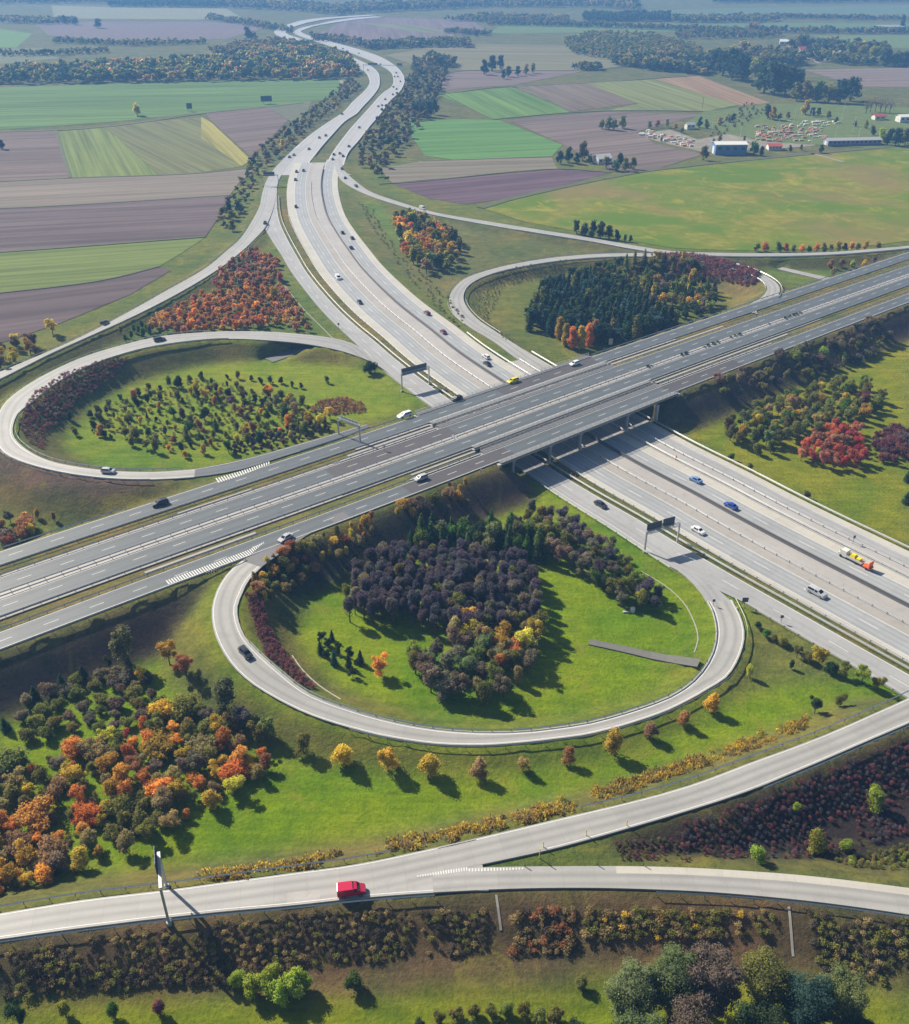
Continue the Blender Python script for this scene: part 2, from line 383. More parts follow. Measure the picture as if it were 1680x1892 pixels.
for r in (FL, FR):
    o = ribbon('road', r.L, r.R, M['far'], thick=1.2, lift=-.02); line(r, o, 0.5, .35); line(r, o, -0.5, .35)
# the collector between the fork and the gore, filled by a paved apron
apr = px_road([(540,277.6),(509,309),(495,329),(486.6,350),(482,372)], [(577,263),(548,285),(527,312),(514,336),(511.6,354),(512.5,386)], [(0, ZM), (1, ZM)], skew=True)
ribbon('road', apr.L, apr.R, M['collector'], lift=.03, thick=1.2)
apr2 = px_road([(604,294),(597,318),(594.5,341)], [(634,309),(622,324),(619,341)], [(0, ZM), (1, ZM)], skew=True)
ribbon('road', apr2.L, apr2.R, M['far'], lift=-.05, thick=1.0)

# --- upper motorway: straight embankment and bridge
ZU = 8.5
UD = np.array([.786, .618, 0]); UD /= np.linalg.norm(UD); UN = np.array([UD[1], -UD[0], 0]); UP0 = np.array([-91.4, 190.7, ZU])
US = np.arange(-150, 560, 4.0)
def ushift(s): return 1.3*np.exp(-((s-95)/75.0)**2)
def uoff(o, s0=-150, s1=560):
    s = US[(US >= s0) & (US <= s1)]
    s = np.unique(np.concatenate([[s0], s, [s1]]))
    ov = np.full(len(s), float(o)) if not isinstance(o, (list, tuple)) else np.interp(s, [k[0] for k in o], [k[1] for k in o])
    return UP0 + s[:, None]*UD + (ov + ushift(s))[:, None]*UN
def uroad(a, b, s0=-150, s1=560): return Road(uoff(a, s0, s1), uoff(b, s0, s1))
SB0, SB1 = 117.0, 197.0
uf = uroad(-21.4, -14.9); um1 = uroad(-9.6, -2.9); um2 = uroad(-0.2, 6.5); un = uroad(12.3, 18.8)
for r, d0 in ((uf, 3.1), (um1, 3.5), (um2, 3.1), (un, 3.4)):
    o = ribbon('road', r.L, r.R, M['asphalt'], thick=.3)
    line(r, o, 0.25, .16); line(r, o, -0.25, .16)
    line(r, o, d0, .16, (3.4, 10.4), phase=rnd.uniform(0, 9))
um = uroad(-2.9, -0.2); ribbon('median', um.L, um.R, M['medgrey'], lift=-.03, thick=.2)
# darker resurfaced length of the far main carriageway beside the bridge, and of the near collector
for a, b, s0, s1 in ((-9.3, -3.2, 74, 119), (12.6, 18.5, 86, 124), (12.6, 18.5, 196, 236), (-21.1, -15.2, 150, 196)):
    r = uroad(a, b, s0, s1); o = ribbon('road_patch', r.L, r.R, M['asphalt_new'], lift=.010, thick=.02)

# --- ramps
# near loop
nl_out = [(640,943),(600,958),(560,972),(528,984),(493,1002),(457,1029),(427,1052),(405,1082),(394,1110),(391,1135),(398,1175),(425,1225),(461,1261),(500,1286),(571,1321),(679,1354),(786,1373),(857,1377),(929,1375),(1036,1364),(1100,1354),(1230,1314),(1312,1271),(1344,1250),(1369,1207),(1376,1168),(1366,1132),(1355,1114)]
nl_in = [(640,957),(600,973),(567,989),(536,1011),(507,1030),(479,1051),(458,1074),(446,1100),(438,1123),(450,1171),(479,1204),(500,1236-10),(518,1239),(571,1279),(643,1307),(750,1336),(857,1350),(964,1350),(1050,1340),(1100,1331),(1230,1289),(1280,1257),(1312,1214),(1323,1171),(1316,1129),(1303,1106)]
nl_in.pop(11)
NL = px_road(nl_out, nl_in, [(0, ZU-.03), (.14, ZU-.06), (.28, 7.0), (.40, 4.8), (.55, 2.6), (.7, 2.0), (.85, 1.6), (1, ZM+.05)], 3.0)
k = int(len(NL.L)*.155)
o = ribbon('road', NL.L[k:], NL.R[k:], M['concrete'], lift=.02)
NLc = Road(NL.L[k:], NL.R[k:]); line(NLc, o, 0.3, .2); line(NLc, o, -0.7, .2)
o = ribbon('road', NL.L[:k+1], NL.R[:k+1], M['asphalt_loop'], lift=.035); NLa = Road(NL.L[:k+1], NL.R[:k+1])
line(NLa, o, 0.3, .18, i0=14); line(NLa, o, -0.3, .18)
bank(NL, 1.8, 14)
# apron where the near loop meets the collector
ap = px_road([(1230,1038),(1266,1064),(1294,1093),(1318,1133)], [(1250,1040),(1300,1072),(1335,1096),(1364,1124)], [(0, ZM+.06), (1, ZM+.06)], 3.0, True)
ribbon('road', ap.L, ap.R, M['collector'], lift=.012, thick=.3)
# left loop
ll_out = [(745,706),(700,672),(653,637.5),(600,625),(560,619),(500,614),(440,612.8),(393,614),(303,621),(232,636),(161,657),(89,689),(36,721),(8,745),(-7,775),(-8,802),(2,832),(36,851),(107,871),(179,882),(250,886),(321,884),(362,881)]
ll_in = [(779,741),(743,709),(693,669),(640,647),(590,637),(530,630),(450,625),(393,625.5),(303,636),(232,652),(166,675),(104,707),(54,746),(34,762),(25,781),(24,803),(43,826),(89,850),(143,862),(214,870),(286,871.5),(358,867)]
LLp = [(0, ZM), (.10, 1.6), (.22, 4.6), (.45, 7.0), (.7, 8.1), (.92, ZU-.04), (1, ZU-.05)]
LL = px_road(ll_out, ll_in, LLp, 4.0)
o = ribbon('road', LL.L, LL.R, M['concrete'], lift=-.015)
line(LL, o, 0.3, .2, i0=24); line(LL, o, -0.6, .2, i0=20)
bank(LL, 1.6)
LW = px_road([(355,881.5),(400,876),(450,866),(520,844),(600,819),(680,789)], [(355,867.3),(410,857.5),(460,846.5),(520,830),(600,807),(680,783)], [(0, ZU-.05), (1, ZU-.05)], 4.0)
o = ribbon('road', LW.L, LW.R, M['asphalt'], lift=-.03); line(LW, o, -0.3, .16); bank(LW, 1.6)
# right (far) loop
rl_out = [(985,683),(950,659),(914,632),(868,604),(839,579),(830,555),(836,537),(861,514),(914,496),(986,481),(1050,473),(1120,468.5),(1202,468),(1283,474.5),(1364,490),(1413,508),(1437,524),(1441,540),(1429,556),(1400,571)]
rl_in = [(1024,681),(1011,673),(968,646),(914,611),(882,589),(861,564),(857,544),(871,523),(914,505),(986,489.5),(1050,481),(1120,476),(1202,475.5),(1283,483),(1356,498),(1397,512),(1417,528),(1413,544),(1389,560),(1350,576)]
RL = px_road(rl_out, rl_in, [(0, ZM), (.25, 1.8), (.45, 4.0), (.7, 6.6), (.9, 8.3), (1, ZU-.05)], 4.0)
o = ribbon('road', RL.L, RL.R, M['concrete'], lift=.03); line(RL, o, 0.35, .25); line(RL, o, -0.9, .25)
bank(RL, 1.6)
# outer ramp to the upper left
ol_a = [(486.6,350),(480,380),(460,418),(440,445),(418,464),(379,496),(304,539),(214,589),(143,625),(71,657),(0,687),(-90,724),(-260,794)]
ol_b = [(511,356),(505,385),(489,421),(472,440),(448,463),(400,500),(321,547),(232,592),(161,624),(90,656),(18,692),(-70,733),(-235,806)]
OL = px_road(ol_a, ol_b, [(0, ZM+.03), (.2, 1.4), (.5, 3.0), (1, 4.2)], 4.0, True)
o = ribbon('road', OL.L, OL.R, M['concrete'], lift=.045); line(OL, o, 0.4, .25); line(OL, o, -0.5, .25); bank(OL, 1.6)
# outer ramp to the upper right
orr_a = [(629,290),(634.5,312),(643,322),(660.7,337.5),(687.5,355.4),(750,376.8),(807,393),(914,411),(1000,425),(1101,441),(1174,454),(1243,464),(1324,467),(1405,468),(1526,466),(1607,460.5),(1680,454),(1780,441)]
orr_b = [(616,296),(622,318),(631,333),(650,346),(684,362),(750,383),(807,398),(914,417.5),(1000,432),(1101,448),(1174,461.5),(1243,471),(1324,474),(1405,474.8),(1526,472),(1607,466.5),(1680,459.5),(1780,446)]
OR = px_road(orr_a, orr_b, [(0, ZM+.02), (.3, 1.3), (.6, 2.6), (1, 6.5)], 6.0, True)
o = ribbon('road', OR.L, OR.R, M['concrete'], lift=.06); line(OR, o, 0.4, .3); line(OR, o, -0.4, .3); bank(OR, 1.6)
# short slip road seen behind the upper motorway
sr = px_road([(1438,497),(1480,507),(1523,517.5),(1580,533)], [(1446,493),(1488,503),(1530,512),(1590,527)], [(0, .7), (1, .9)], 4.0)
ribbon('road', sr.L, sr.R, M['concrete'])
bank(sr, 1.0)
# --- foreground road: trunk and its two branches
ZF = 5.0
tr_t = [(-420,1752),(-140,1710),(0,1688),(152,1663),(304,1645),(526,1615),(658,1597),(760,1576),(850,1556),(900,1544)]
tr_b = [(-420,1794),(-140,1754),(0,1735),(177,1711),(374,1688),(547,1672),(658,1660),(760,1652),(850,1646.5),(880,1645)]
TR = px_road(tr_t, tr_b, [(0, ZF), (1, ZF)], 3.0)
fb_t = [(815,1564.5),(850,1556),(940,1535),(1032,1513),(1150,1485),(1265,1454),(1401,1404),(1509,1364),(1616,1318),(1680,1289),(1760,1250)]
fb_b = [(815,1612),(865,1602),(950,1584.5),(1032,1566),(1159,1531),(1265,1500),(1387,1460),(1473,1425),(1580,1379),(1680,1336),(1770,1297)]
FB = px_road(fb_t, fb_b, [(0, ZF), (1, ZF)], 3.0)
lb_t = [(800,1609),(865,1604),(940,1602),(1032,1601),(1130,1600.5),(1230,1602),(1336,1607),(1488,1618),(1680,1641),(1790,1657),(2050,1700)]
lb_b = [(800,1649),(850,1646.5),(940,1642),(1032,1640.5),(1130,1641),(1230,1644),(1336,1650),(1488,1664),(1680,1690),(1790,1709),(2050,1756)]
LB = px_road(lb_t, lb_b, [(0, ZF), (1, ZF)], 3.0)
o = ribbon('road', TR.L, TR.R, M['concrete_trunk'], lift=0.0); TRo = o; line(TR, o, 0.25, .16); line(TR, o, -0.35, .16)
o = ribbon('road', FB.L, FB.R, M['concrete_trunk'], lift=.014); line(FB, o, 0.25, .16); line(FB, o, -0.3, .16, i0=6)
o = ribbon('road', LB.L, LB.R, M['concrete_trunk'], lift=.028); line(LB, o, -0.35, .16); line(LB, o, 0.9, .16, i0=14)
shl = Road(LB.at(0.05), LB.at(1.5)); ribbon('road_shoulder', shl.L[10:], shl.R[10:], M['shoulder'], lift=.036, thick=.05)
# the climbing branch goes on across the lower motorway
dl_ = FB.L[-1]-FB.L[-6]; dl_[2] = 0; dl_ /= np.linalg.norm(dl_); kx = np.arange(4, 124, 4.0)[:, None]; zx = np.minimum(2.0, kx*.05)*np.array((0, 0, 1.0))
nFB = len(FB.L); FBx = Road(np.vstack([FB.L[-1:], FB.L[-1]+kx*dl_+zx]), np.vstack([FB.R[-1:], FB.R[-1]+kx*dl_+zx]))
o = ribbon('road', FBx.L, FBx.R, M['concrete_trunk'], lift=.014, thick=.9); line(FBx, o, 0.25, .16); line(FBx, o, -0.3, .16)
bank(TR, 1.7); bank(LB, 1.7); bank(FB, 1.7, 0, nFB-6)
# patch on the trunk
pt = Road(UA([(530,1650),(592,1644)], ZF), UA([(530,1671),(592,1665)], ZF))
ribbon('road_patch', pt.L, pt.R, M['medgrav'], lift=.012, thick=.02)
# service stubs in the loops
s1 = px_road([(1088,1180),(1150,1192),(1220,1207),(1296,1217)], [(1090,1190),(1150,1203),(1217,1219),(1288,1231)], [(0, 0.35), (.75, .6), (1, 2.2)], 3.0)
ribbon('path', s1.L, s1.R, M['path'], lift=-.10); bank(s1, .6)
s2 = px_road([(488,662),(520,650),(560,634)], [(505,668),(545,655),(585,640)], [(0, 0.3), (.6, .8), (1, 3.2)], 3.0)
ribbon('path', s2.L, s2.R, M['path'], lift=-.10); bank(s2, .6)

# ------------------------------------------------------------------ ground
gx = np.arange(-340, 341, 2.0); gy = np.arange(40, 761, 2.0)
GX, GY = np.meshgrid(gx, gy); GH = np.zeros_like(GX)
inside = np.full(GX.shape, 1e9)
SLOPE = 1/1.5
for c, hw, verge in ROADS:
    hwm = hw.max()+verge+16
    m = (GX > c[:, 0].min()-hwm) & (GX < c[:, 0].max()+hwm) & (GY > c[:, 1].min()-hwm) & (GY < c[:, 1].max()+hwm)
    iy, ix = np.where(m); P = np.stack([GX[iy, ix], GY[iy, ix]], 1)
    best = np.zeros(len(P)); bi = np.full(len(P), 1e9)
    for a in range(0, len(P), 4000):
        d = np.linalg.norm(P[a:a+4000, None, :] - c[None, :, :2], axis=2)
        j = d.argmin(1); dm = d[np.arange(len(j)), j]
        e = np.maximum(0, dm-hw[j]-verge)
        best[a:a+4000] = c[j, 2] - 0.32 - e*SLOPE
        bi[a:a+4000] = np.where(dm < hw[j]+1.4, c[j, 2]-0.36, 1e9)
    GH[iy, ix] = np.maximum(GH[iy, ix], best); inside[iy, ix] = np.minimum(inside[iy, ix], bi)
# upper motorway embankment, open under the bridge
q = np.stack([GX, GY, np.full(GX.shape, ZU)], 2) - UP0; ss = q @ UD; oo = q @ UN - ushift(ss)
lat = np.maximum(0, np.maximum(-22.9-oo, oo-20.6))
d1 = np.hypot(lat, np.maximum(0, ss-(SB0-1.0))); d2 = np.hypot(lat, np.maximum(0, (SB1+1.0)-ss))
ub = np.maximum(ZU-.29-d1/1.28, ZU-.29-d2/1.28)
GH = np.maximum(GH, ub)
core_u = (lat <= 0) & ((ss < SB0-1) | (ss > SB1+1))
infl = np.where((lat <= 0.5) & (np.abs(ss-157) < 46), inside, 1e9)          # lower motorway passes under the bridge
GH = np.where(core_u, np.minimum(np.where(inside < 1e8, np.minimum(GH, np.maximum(inside, 8.0)), GH), GH), np.where(inside < 1e8, np.minimum(GH, inside), GH))
def blur(a):
    b = a.copy()
    for _ in range(2):
        b[1:-1, 1:-1] = (b[1:-1, 1:-1]*2+b[:-2, 1:-1]+b[2:, 1:-1]+b[1:-1, :-2]+b[1:-1, 2:])/6
    return b
_b = blur(GH); GH = np.where((inside > 1e8) & ~core_u, np.minimum(_b, GH+.3), GH)
nz = lambda x, y: 0.10*np.sin(x*.21+1.3*np.sin(y*.13))*np.sin(y*.17+.8) + .08*np.sin(x*.53+y*.31)
GH = np.where((GH <= 0) , GH + 0.12*nz(GX, GY), GH)
def Hz(x, y):
    i = (y-gy[0])/2.0; j = (x-gx[0])/2.0
    if i < 0 or j < 0 or i >= len(gy)-1 or j >= len(gx)-1: return 0.0
    a, b = int(i), int(j); u, v = i-a, j-b
    return float(GH[a, b]*(1-u)*(1-v)+GH[a+1, b]*u*(1-v)+GH[a, b+1]*(1-u)*v+GH[a+1, b+1]*u*v)
def G(x, y):
    z = 0.0
    for _ in range(6):
        p = U(x, y, z); z = .5*z + .5*Hz(p[0], p[1])
    p = U(x, y, z); return np.array((p[0], p[1], Hz(p[0], p[1])))
gy_slope, gx_slope = np.gradient(GH, 2.0); SL = np.clip(np.hypot(gx_slope, gy_slope)/0.5, 0, 1)
SLb = blur(SL)
gc = np.zeros(GX.shape+(3,)); gc[:] = (0.105, 0.140, 0.030)
def region(px, col, z=0.0, soft=2):
    poly = UA(px, z); m = inpoly(GX, GY, poly).astype(float)
    for _ in range(soft): m = blur(m)
    gc[:] = gc*(1-m[..., None]) + np.array(col)*m[..., None]
GRASS = (0.128, 0.220, 0.005)
region([(400,1120),(480,1040),(640,960),(900,880),(1000,880),(1260,1060),(1380,1130),(1370,1220),(1240,1310),(900,1380),(600,1320),(430,1220)], (0.134, 0.222, 0.005))
region([(0,1290),(300,1130),(420,1100),(400,1200),(520,1290),(800,1375),(1100,1365),(1300,1290),(1680,1240),(1680,1290),(1200,1470),(800,1560),(0,1690)], GRASS)
region([(-40,760),(60,690),(300,620),(620,625),(800,745),(600,800),(400,870),(100,870),(-20,830)], (0.148, 0.218, 0.014))
region([(0,880),(200,900),(0,1000)], (0.10, 0.145, 0.02))
region([(1230,780),(1320,740),(1680,580),(1680,1020),(1400,890)], (0.165, 0.195, 0.010))
region([(830,540),(1000,475),(1300,475),(1440,540),(1000,690),(860,600)], (0.115, 0.140, 0.030))
region([(640,360),(760,385),(1000,430),(1200,470),(900,500),(830,560),(960,650),(880,600),(700,480)], (0.105, 0.125, 0.040))
region([(660,365),(705,375),(740,430),(745,470),(720,440)], (0.085, 0.16, 0.03))
region([(1380,480),(1680,470),(1500,520),(1450,520)], (0.10, 0.16, 0.03))
region([(0,1830),(500,1815),(1100,1810),(1680,1840),(1680,1960),(0,1960)], (0.138, 0.190, 0.008))
region([(700,1790),(1110,1785),(1100,1850),(720,1850)], (0.10, 0.125, 0.014))
region([(1500,1560),(1680,1530),(1680,1625),(1400,1600)], (0.10, 0.115, 0.03))
region([(280,580),(520,440),(640,630),(300,620)], (0.10, 0.15, 0.03))
bank_col = np.array((0.105, 0.098, 0.040)) + np.zeros(gc.shape)
bm_ = np.zeros(GX.shape)
for px_ in ([(300,1130),(420,1040),(400,1200),(520,1290),(560,1345),(440,1290),(330,1200)], [(960,880),(1260,1050),(1330,1110),(1320,1220),(1230,1180),(1180,1060)], [(600,380),(960,650),(1000,690),(860,640),(640,400)]): bm_ = np.maximum(bm_, inpoly(GX, GY, UA(px_, 2.0)).astype(float))
bm_ = blur(blur(bm_))[..., None]; bank_col = bank_col*(1-bm_) + np.array((0.125, 0.135, 0.030))*bm_
gc[:] = gc*(1-.85*SLb[..., None]) + bank_col*.85*SLb[..., None]
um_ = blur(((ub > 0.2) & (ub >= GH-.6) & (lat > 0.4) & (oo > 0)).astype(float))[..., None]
gc[:] = gc*(1-um_) + np.array((0.070, 0.060, 0.052))*um_  # near-side slope: brown dead growth, its shade darkened into the colour
def region2(px, col, z=0.0):
    m = blur(inpoly(GX, GY, UA(px, z)).astype(float))[..., None]; gc[:] = gc*(1-m) + np.array(col)*m
region2([(-80,1745),(300,1712),(600,1690),(900,1672),(1450,1672),(1700,1705),(1700,1805),(1500,1795),(1080,1800),(850,1822),(500,1826),(-80,1842)], (0.098, 0.078, 0.040), 1.0)
region2([(1130,1570),(1280,1520),(1420,1470),(1560,1415),(1740,1345),(1740,1560),(1520,1600),(1290,1600),(1130,1598)], (0.032, 0.025, 0.024), 1.5)  # dark growth under the maroon scrub, shade of the road bank painted in
region2([(0,842),(60,866),(180,893),(400,890),(330,915),(200,935),(60,915),(0,890)], (0.105, 0.085, 0.065), 3.0)
gp_ = np.vstack([moff(-19.6, 90), moff([(80, -28), (345, -26.2), (482, -23.8), (SEND, -22)], 90)[::-1]])
m_ = blur(inpoly(GX, GY, gp_).astype(float))[..., None]; gc[:] = gc*(1-.75*m_) + np.array((0.125, 0.112, 0.040))*.75*m_
sep_m = ((lat <= 0)).astype(float); sep_m = blur(sep_m)
gc[:] = gc*(1-.8*sep_m[..., None]) + np.array((0.15, 0.14, 0.055))*.8*sep_m[..., None]
# one sheet to the horizon
def grow(a, end, k=1.16):
    out = []; st = 4.0; x = a
    while abs(x) < abs(end):
        x += math.copysign(st, end); out.append(x); st *= k
    return out
ex = np.array(sorted(grow(-340, -9000))[:] + gx.tolist() + grow(340, 9000)); ey = np.array(sorted([40-8, 20, 0, -40, -100, -200]) + gy.tolist() + grow(760, 16000))
EX, EY = np.meshgrid(ex, ey); EH = np.zeros_like(EX)
ix0 = int(np.where(np.abs(ex-gx[0]) < 1e-6)[0][0]); iy0 = int(np.where(np.abs(ey-gy[0]) < 1e-6)[0][0])
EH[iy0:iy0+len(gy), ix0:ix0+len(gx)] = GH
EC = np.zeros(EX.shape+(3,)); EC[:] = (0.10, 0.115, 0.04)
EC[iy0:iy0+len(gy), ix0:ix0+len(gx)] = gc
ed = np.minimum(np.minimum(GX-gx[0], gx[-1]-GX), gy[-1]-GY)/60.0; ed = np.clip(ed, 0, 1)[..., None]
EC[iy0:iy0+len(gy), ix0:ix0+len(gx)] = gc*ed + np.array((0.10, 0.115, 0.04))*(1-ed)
ny, nx = EX.shape; idx = np.arange(nx*ny).reshape(ny, nx)
F = np.stack([idx[:-1, :-1], idx[:-1, 1:], idx[1:, 1:], idx[1:, :-1]], -1).reshape(-1, 4)
me = bpy.data.meshes.new('ground')
me.vertices.add(nx*ny); me.vertices.foreach_set('co', np.stack([EX, EY, EH], -1).astype(np.float32).ravel())
me.loops.add(F.size); me.loops.foreach_set('vertex_index', F.astype(np.int32).ravel())
me.polygons.add(len(F)); me.polygons.foreach_set('loop_start', np.arange(0, F.size, 4, dtype=np.int32)); me.polygons.foreach_set('loop_total', np.full(len(F), 4, np.int32))
me.update(calc_edges=True); me.polygons.foreach_set('use_smooth', [True]*len(F))
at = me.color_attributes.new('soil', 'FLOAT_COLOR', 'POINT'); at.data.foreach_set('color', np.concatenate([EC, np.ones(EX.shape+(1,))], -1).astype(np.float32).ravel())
m, nt, b = newmat('grassland'); a_ = N(nt, 'ShaderNodeAttribute', attribute_name='soil'); pos = worldpos(nt)
n1 = noise(nt, 0.035, 4, pos, dist=.6); n2 = noise(nt, 0.22, 5, pos, .65); n3 = noise(nt, 1.1, 6, pos, .75)
c = mixc(nt, ramp(nt, n1, [(0.32, 0), (0.68, 1)]), mixc(nt, 1.0, a_.outputs['Color'], (0.74, 0.90, 0.9), 'MULTIPLY'), mixc(nt, 1.0, a_.outputs['Color'], (1.42, 1.14, 1.2), 'MULTIPLY'))
c = mixc(nt, ramp(nt, n2, [(0.25, 0), (0.75, 1)]), mixc(nt, 1.0, c, (0.66, 0.74, 0.70), 'MULTIPLY'), mixc(nt, 1.0, c, (1.32, 1.20, 1.2), 'MULTIPLY'))
c = mixc(nt, ramp(nt, n3, [(0.25, 0), (0.8, 1)]), mixc(nt, 1.0, c, (0.58, 0.62, 0.60), 'MULTIPLY'), mixc(nt, 1.0, c, (1.42, 1.36, 1.35), 'MULTIPLY'))
mpg = N(nt, 'ShaderNodeMapping'); mpg.inputs['Rotation'].default_value = (0, 0, .5); mpg.inputs['Scale'].default_value = (.05, .55, 1); nt.links.new(pos, mpg.inputs[0])
mow = noise(nt, 1.0, 4, mpg.outputs[0], .6)
c = mixc(nt, ramp(nt, mow, [(0.35, 0), (0.65, 1)]), mixc(nt, 1.0, c, (0.86, 0.88, 0.86), 'MULTIPLY'), mixc(nt, 1.0, c, (1.14, 1.10, 1.1), 'MULTIPLY'))
dry = math_(nt, 'MULTIPLY', ramp(nt, noise(nt, .09, 6, pos, .7, 1.0), [(0.54, 0), (0.70, 1)]), .55)
c = mixc(nt, dry, c, (0.22, 0.20, 0.03))
weed = math_(nt, 'MULTIPLY', ramp(nt, noise(nt, .55, 5, pos, .75), [(0.60, 0), (0.70, 1)]), .4)
c = mixc(nt, weed, c, mixc(nt, 1.0, c, (0.45, 0.50, 0.6), 'MULTIPLY'))
nt.links.new(c, b.inputs['Base Color']); b.inputs['Roughness'].default_value = .95; b.inputs['Specular IOR Level'].default_value = .1
bp = N(nt, 'ShaderNodeBump'); bp.inputs['Strength'].default_value = .9; bp.inputs['Distance'].default_value = .5; nt.links.new(n3, bp.inputs['Height']); nt.links.new(bp.outputs[0], b.inputs['Normal'])
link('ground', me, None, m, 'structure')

# ------------------------------------------------------------------ fields
FZ = [0.0]
def field(px, c1, c2, stripe=None, scale=0.06, patchy=False):
    P = UA(px, 0.0); FZ[0] = (FZ[0]+1) % 5
    m, nt, b = newmat('field_soil'); pos = worldpos(nt)
    f = ramp(nt, noise(nt, 0.012, 4, pos, dist=.8), [(0.3, 0), (0.7, 1)])
    c = mixc(nt, f, c1, c2)
    c = mixc(nt, .5, c, mixc(nt, ramp(nt, noise(nt, .12, 5, pos, .7), [(0.3, 0), (0.7, 1)]), [v*.62 for v in c1], [v*1.35 for v in c2]))
    if patchy:
        c = mixc(nt, ramp(nt, noise(nt, .018, 6, pos, .62, 1.2), [(0.40, 0), (0.58, 1)]), c, [v*k for v, k in zip(c1, (.80, .95, .8))])
        c = mixc(nt, math_(nt, 'MULTIPLY', ramp(nt, noise(nt, .045, 5, pos, .7, .5), [(0.56, 0), (0.68, 1)]), .8), c, (.27, .25, .035))
        c = mixc(nt, math_(nt, 'MULTIPLY', ramp(nt, noise(nt, .009, 4, pos, .5, .5), [(0.5, 0), (0.62, 1)]), .7), c, (.20, .145, .062))
    if stripe is not None:
        d = P[stripe[1]]-P[stripe[0]]; ang = math.atan2(d[1], d[0])
        mp = N(nt, 'ShaderNodeMapping'); mp.inputs['Rotation'].default_value = (0, 0, -ang); nt.links.new(pos, mp.inputs[0])
        mp2 = N(nt, 'ShaderNodeMapping'); mp2.inputs['Scale'].default_value = (.0025, scale, 1); nt.links.new(mp.outputs[0], mp2.inputs[0])
        s = ramp(nt, noise(nt, 1.6, 4, mp2.outputs[0], .6), [(0.35, 0), (0.65, 1)])
        c = mixc(nt, .65, c, mixc(nt, s, [v*.66 for v in c1], [v*1.34 for v in c2]))
        mp3 = N(nt, 'ShaderNodeMapping'); mp3.inputs['Scale'].default_value = (.004, scale*4.5, 1); nt.links.new(mp.outputs[0], mp3.inputs[0])
        c = mixc(nt, .4, c, mixc(nt, ramp(nt, noise(nt, 1.3, 3, mp3.outputs[0], .6), [(0.35, 0), (0.65, 1)]), [v*.6 for v in c1], [v*1.4 for v in c2]))
    nt.links.new(c, b.inputs['Base Color']); b.inputs['Roughness'].default_value = .95; b.inputs['Specular IOR Level'].default_value = .08
    bp = N(nt, 'ShaderNodeBump'); bp.inputs['Strength'].default_value = .5; bp.inputs['Distance'].default_value = .3
    nt.links.new(noise(nt, .8, 3, pos), bp.inputs['Height']); nt.links.new(bp.outputs[0], b.inputs['Normal'])
    bm = bmesh.new(); vs = [bm.verts.new((p[0], p[1], .13+.03*FZ[0])) for p in P]; f_ = bm.faces.new(vs)
    if f_.normal.z < 0 or f_.calc_area() == 0: pass
    bm.normal_update()
    if f_.normal.z < 0: f_.normal_flip()
    bmesh.ops.triangulate(bm, faces=[f_]); me = bpy.data.meshes.new('field'); bm.to_mesh(me); bm.free()
    return link('field', me, None, m, 'structure')
PUR, PUR2 = (0.125, 0.092, 0.082), (0.165, 0.128, 0.110)
GRN, GRN2 = (0.082, 0.165, 0.040), (0.125, 0.205, 0.050)
OLV, OLV2 = (0.115, 0.125, 0.045), (0.16, 0.155, 0.06)
BEI, BEI2 = (0.19, 0.165, 0.125), (0.25, 0.22, 0.17)
field([(-60,163),(380,150),(640,145),(630,168),(600,185),(496,197),(379,208),(200,226),(-60,244)], (0.075,0.145,0.045), (0.115,0.185,0.055), (1, 2), .03)
field([(379,209),(496,198),(532,223),(465,290),(393,226)], PUR, PUR2, (0, 1))
field([(497,197.5),(575,188),(560,232),(533,222.5)], (0.11,0.125,0.07), (0.14,0.14,0.09))
field([(372,216),(392,227.5),(465,297),(447,307),(372,256)], (0.20,0.19,0.055), (0.30,0.27,0.08), (1, 2), .10)
field([(104,243),(190,236),(215,252),(292,324),(130,328)], (0.115,0.16,0.045), (0.165,0.20,0.06), (0, 4), .07)
field([(191,235.5),(280,224),(372,217),(446,307.5),(360,320.5),(293,323.5),(216,252)], (0.12,0.13,0.06), (0.16,0.165,0.065), (0, 4), .06)
field([(-60,246),(102,241),(129,329),(-60,338)], PUR, PUR2, (0, 1), .04)
field([(-60,339),(130,330),(360,321.5),(475,310),(440,340),(425,361),(110,380),(-60,388)], BEI, (0.20,0.17,0.14), (0, 1), .05)
field([(-60,389),(110,381),(424,362),(405,400),(380,438),(100,459),(-60,470)], (0.105,0.080,0.082), (0.138,0.106,0.104), (0, 1), .04)
field([(-60,471),(100,460),(379,439),(335,468),(295,492),(190,518),(-60,548)], (0.10,0.145,0.04), (0.145,0.18,0.05), (0, 1), .05)
field([(-60,549),(190,519),(295,493),(316,500),(240,545),(110,598),(-60,655)], (0.088,0.066,0.068), (0.118,0.090,0.090), (0, 1), .03)
field([(807,175),(946,161),(1055,207),(911,220),(860,195)], GRN, GRN2, (1, 2), .05)
field([(742,224),(850,220),(922,222),(1040,268),(1020,289),(850,297),(785,288)], (0.075,0.175,0.045), (0.105,0.205,0.055), (0, 1), .05)
field([(700,312),(780,298),(1020,291),(1030,312),(725,338)], (0.155,0.14,0.10), (0.19,0.165,0.12), (1, 2), .05)
field([(728,340),(1030,313),(1130,319),(950,365),(862,378),(790,366)], (0.095,0.060,0.075), (0.125,0.085,0.10), (0, 1), .03)
field([(888,384),(950,367),(1180,319),(1500,285),(1760,262),(1760,436),(1600,455),(1405,464),(1324,462),(1240,458),(1100,433),(970,410)], (0.120,0.165,0.016), (0.225,0.195,0.035), None, patchy=True)
field([(940,222),(1120,206),(1300,211),(1180,242),(1210,266),(1300,285),(1210,314),(1130,317),(1042,268)], PUR, PUR2, (0, 1), .04)
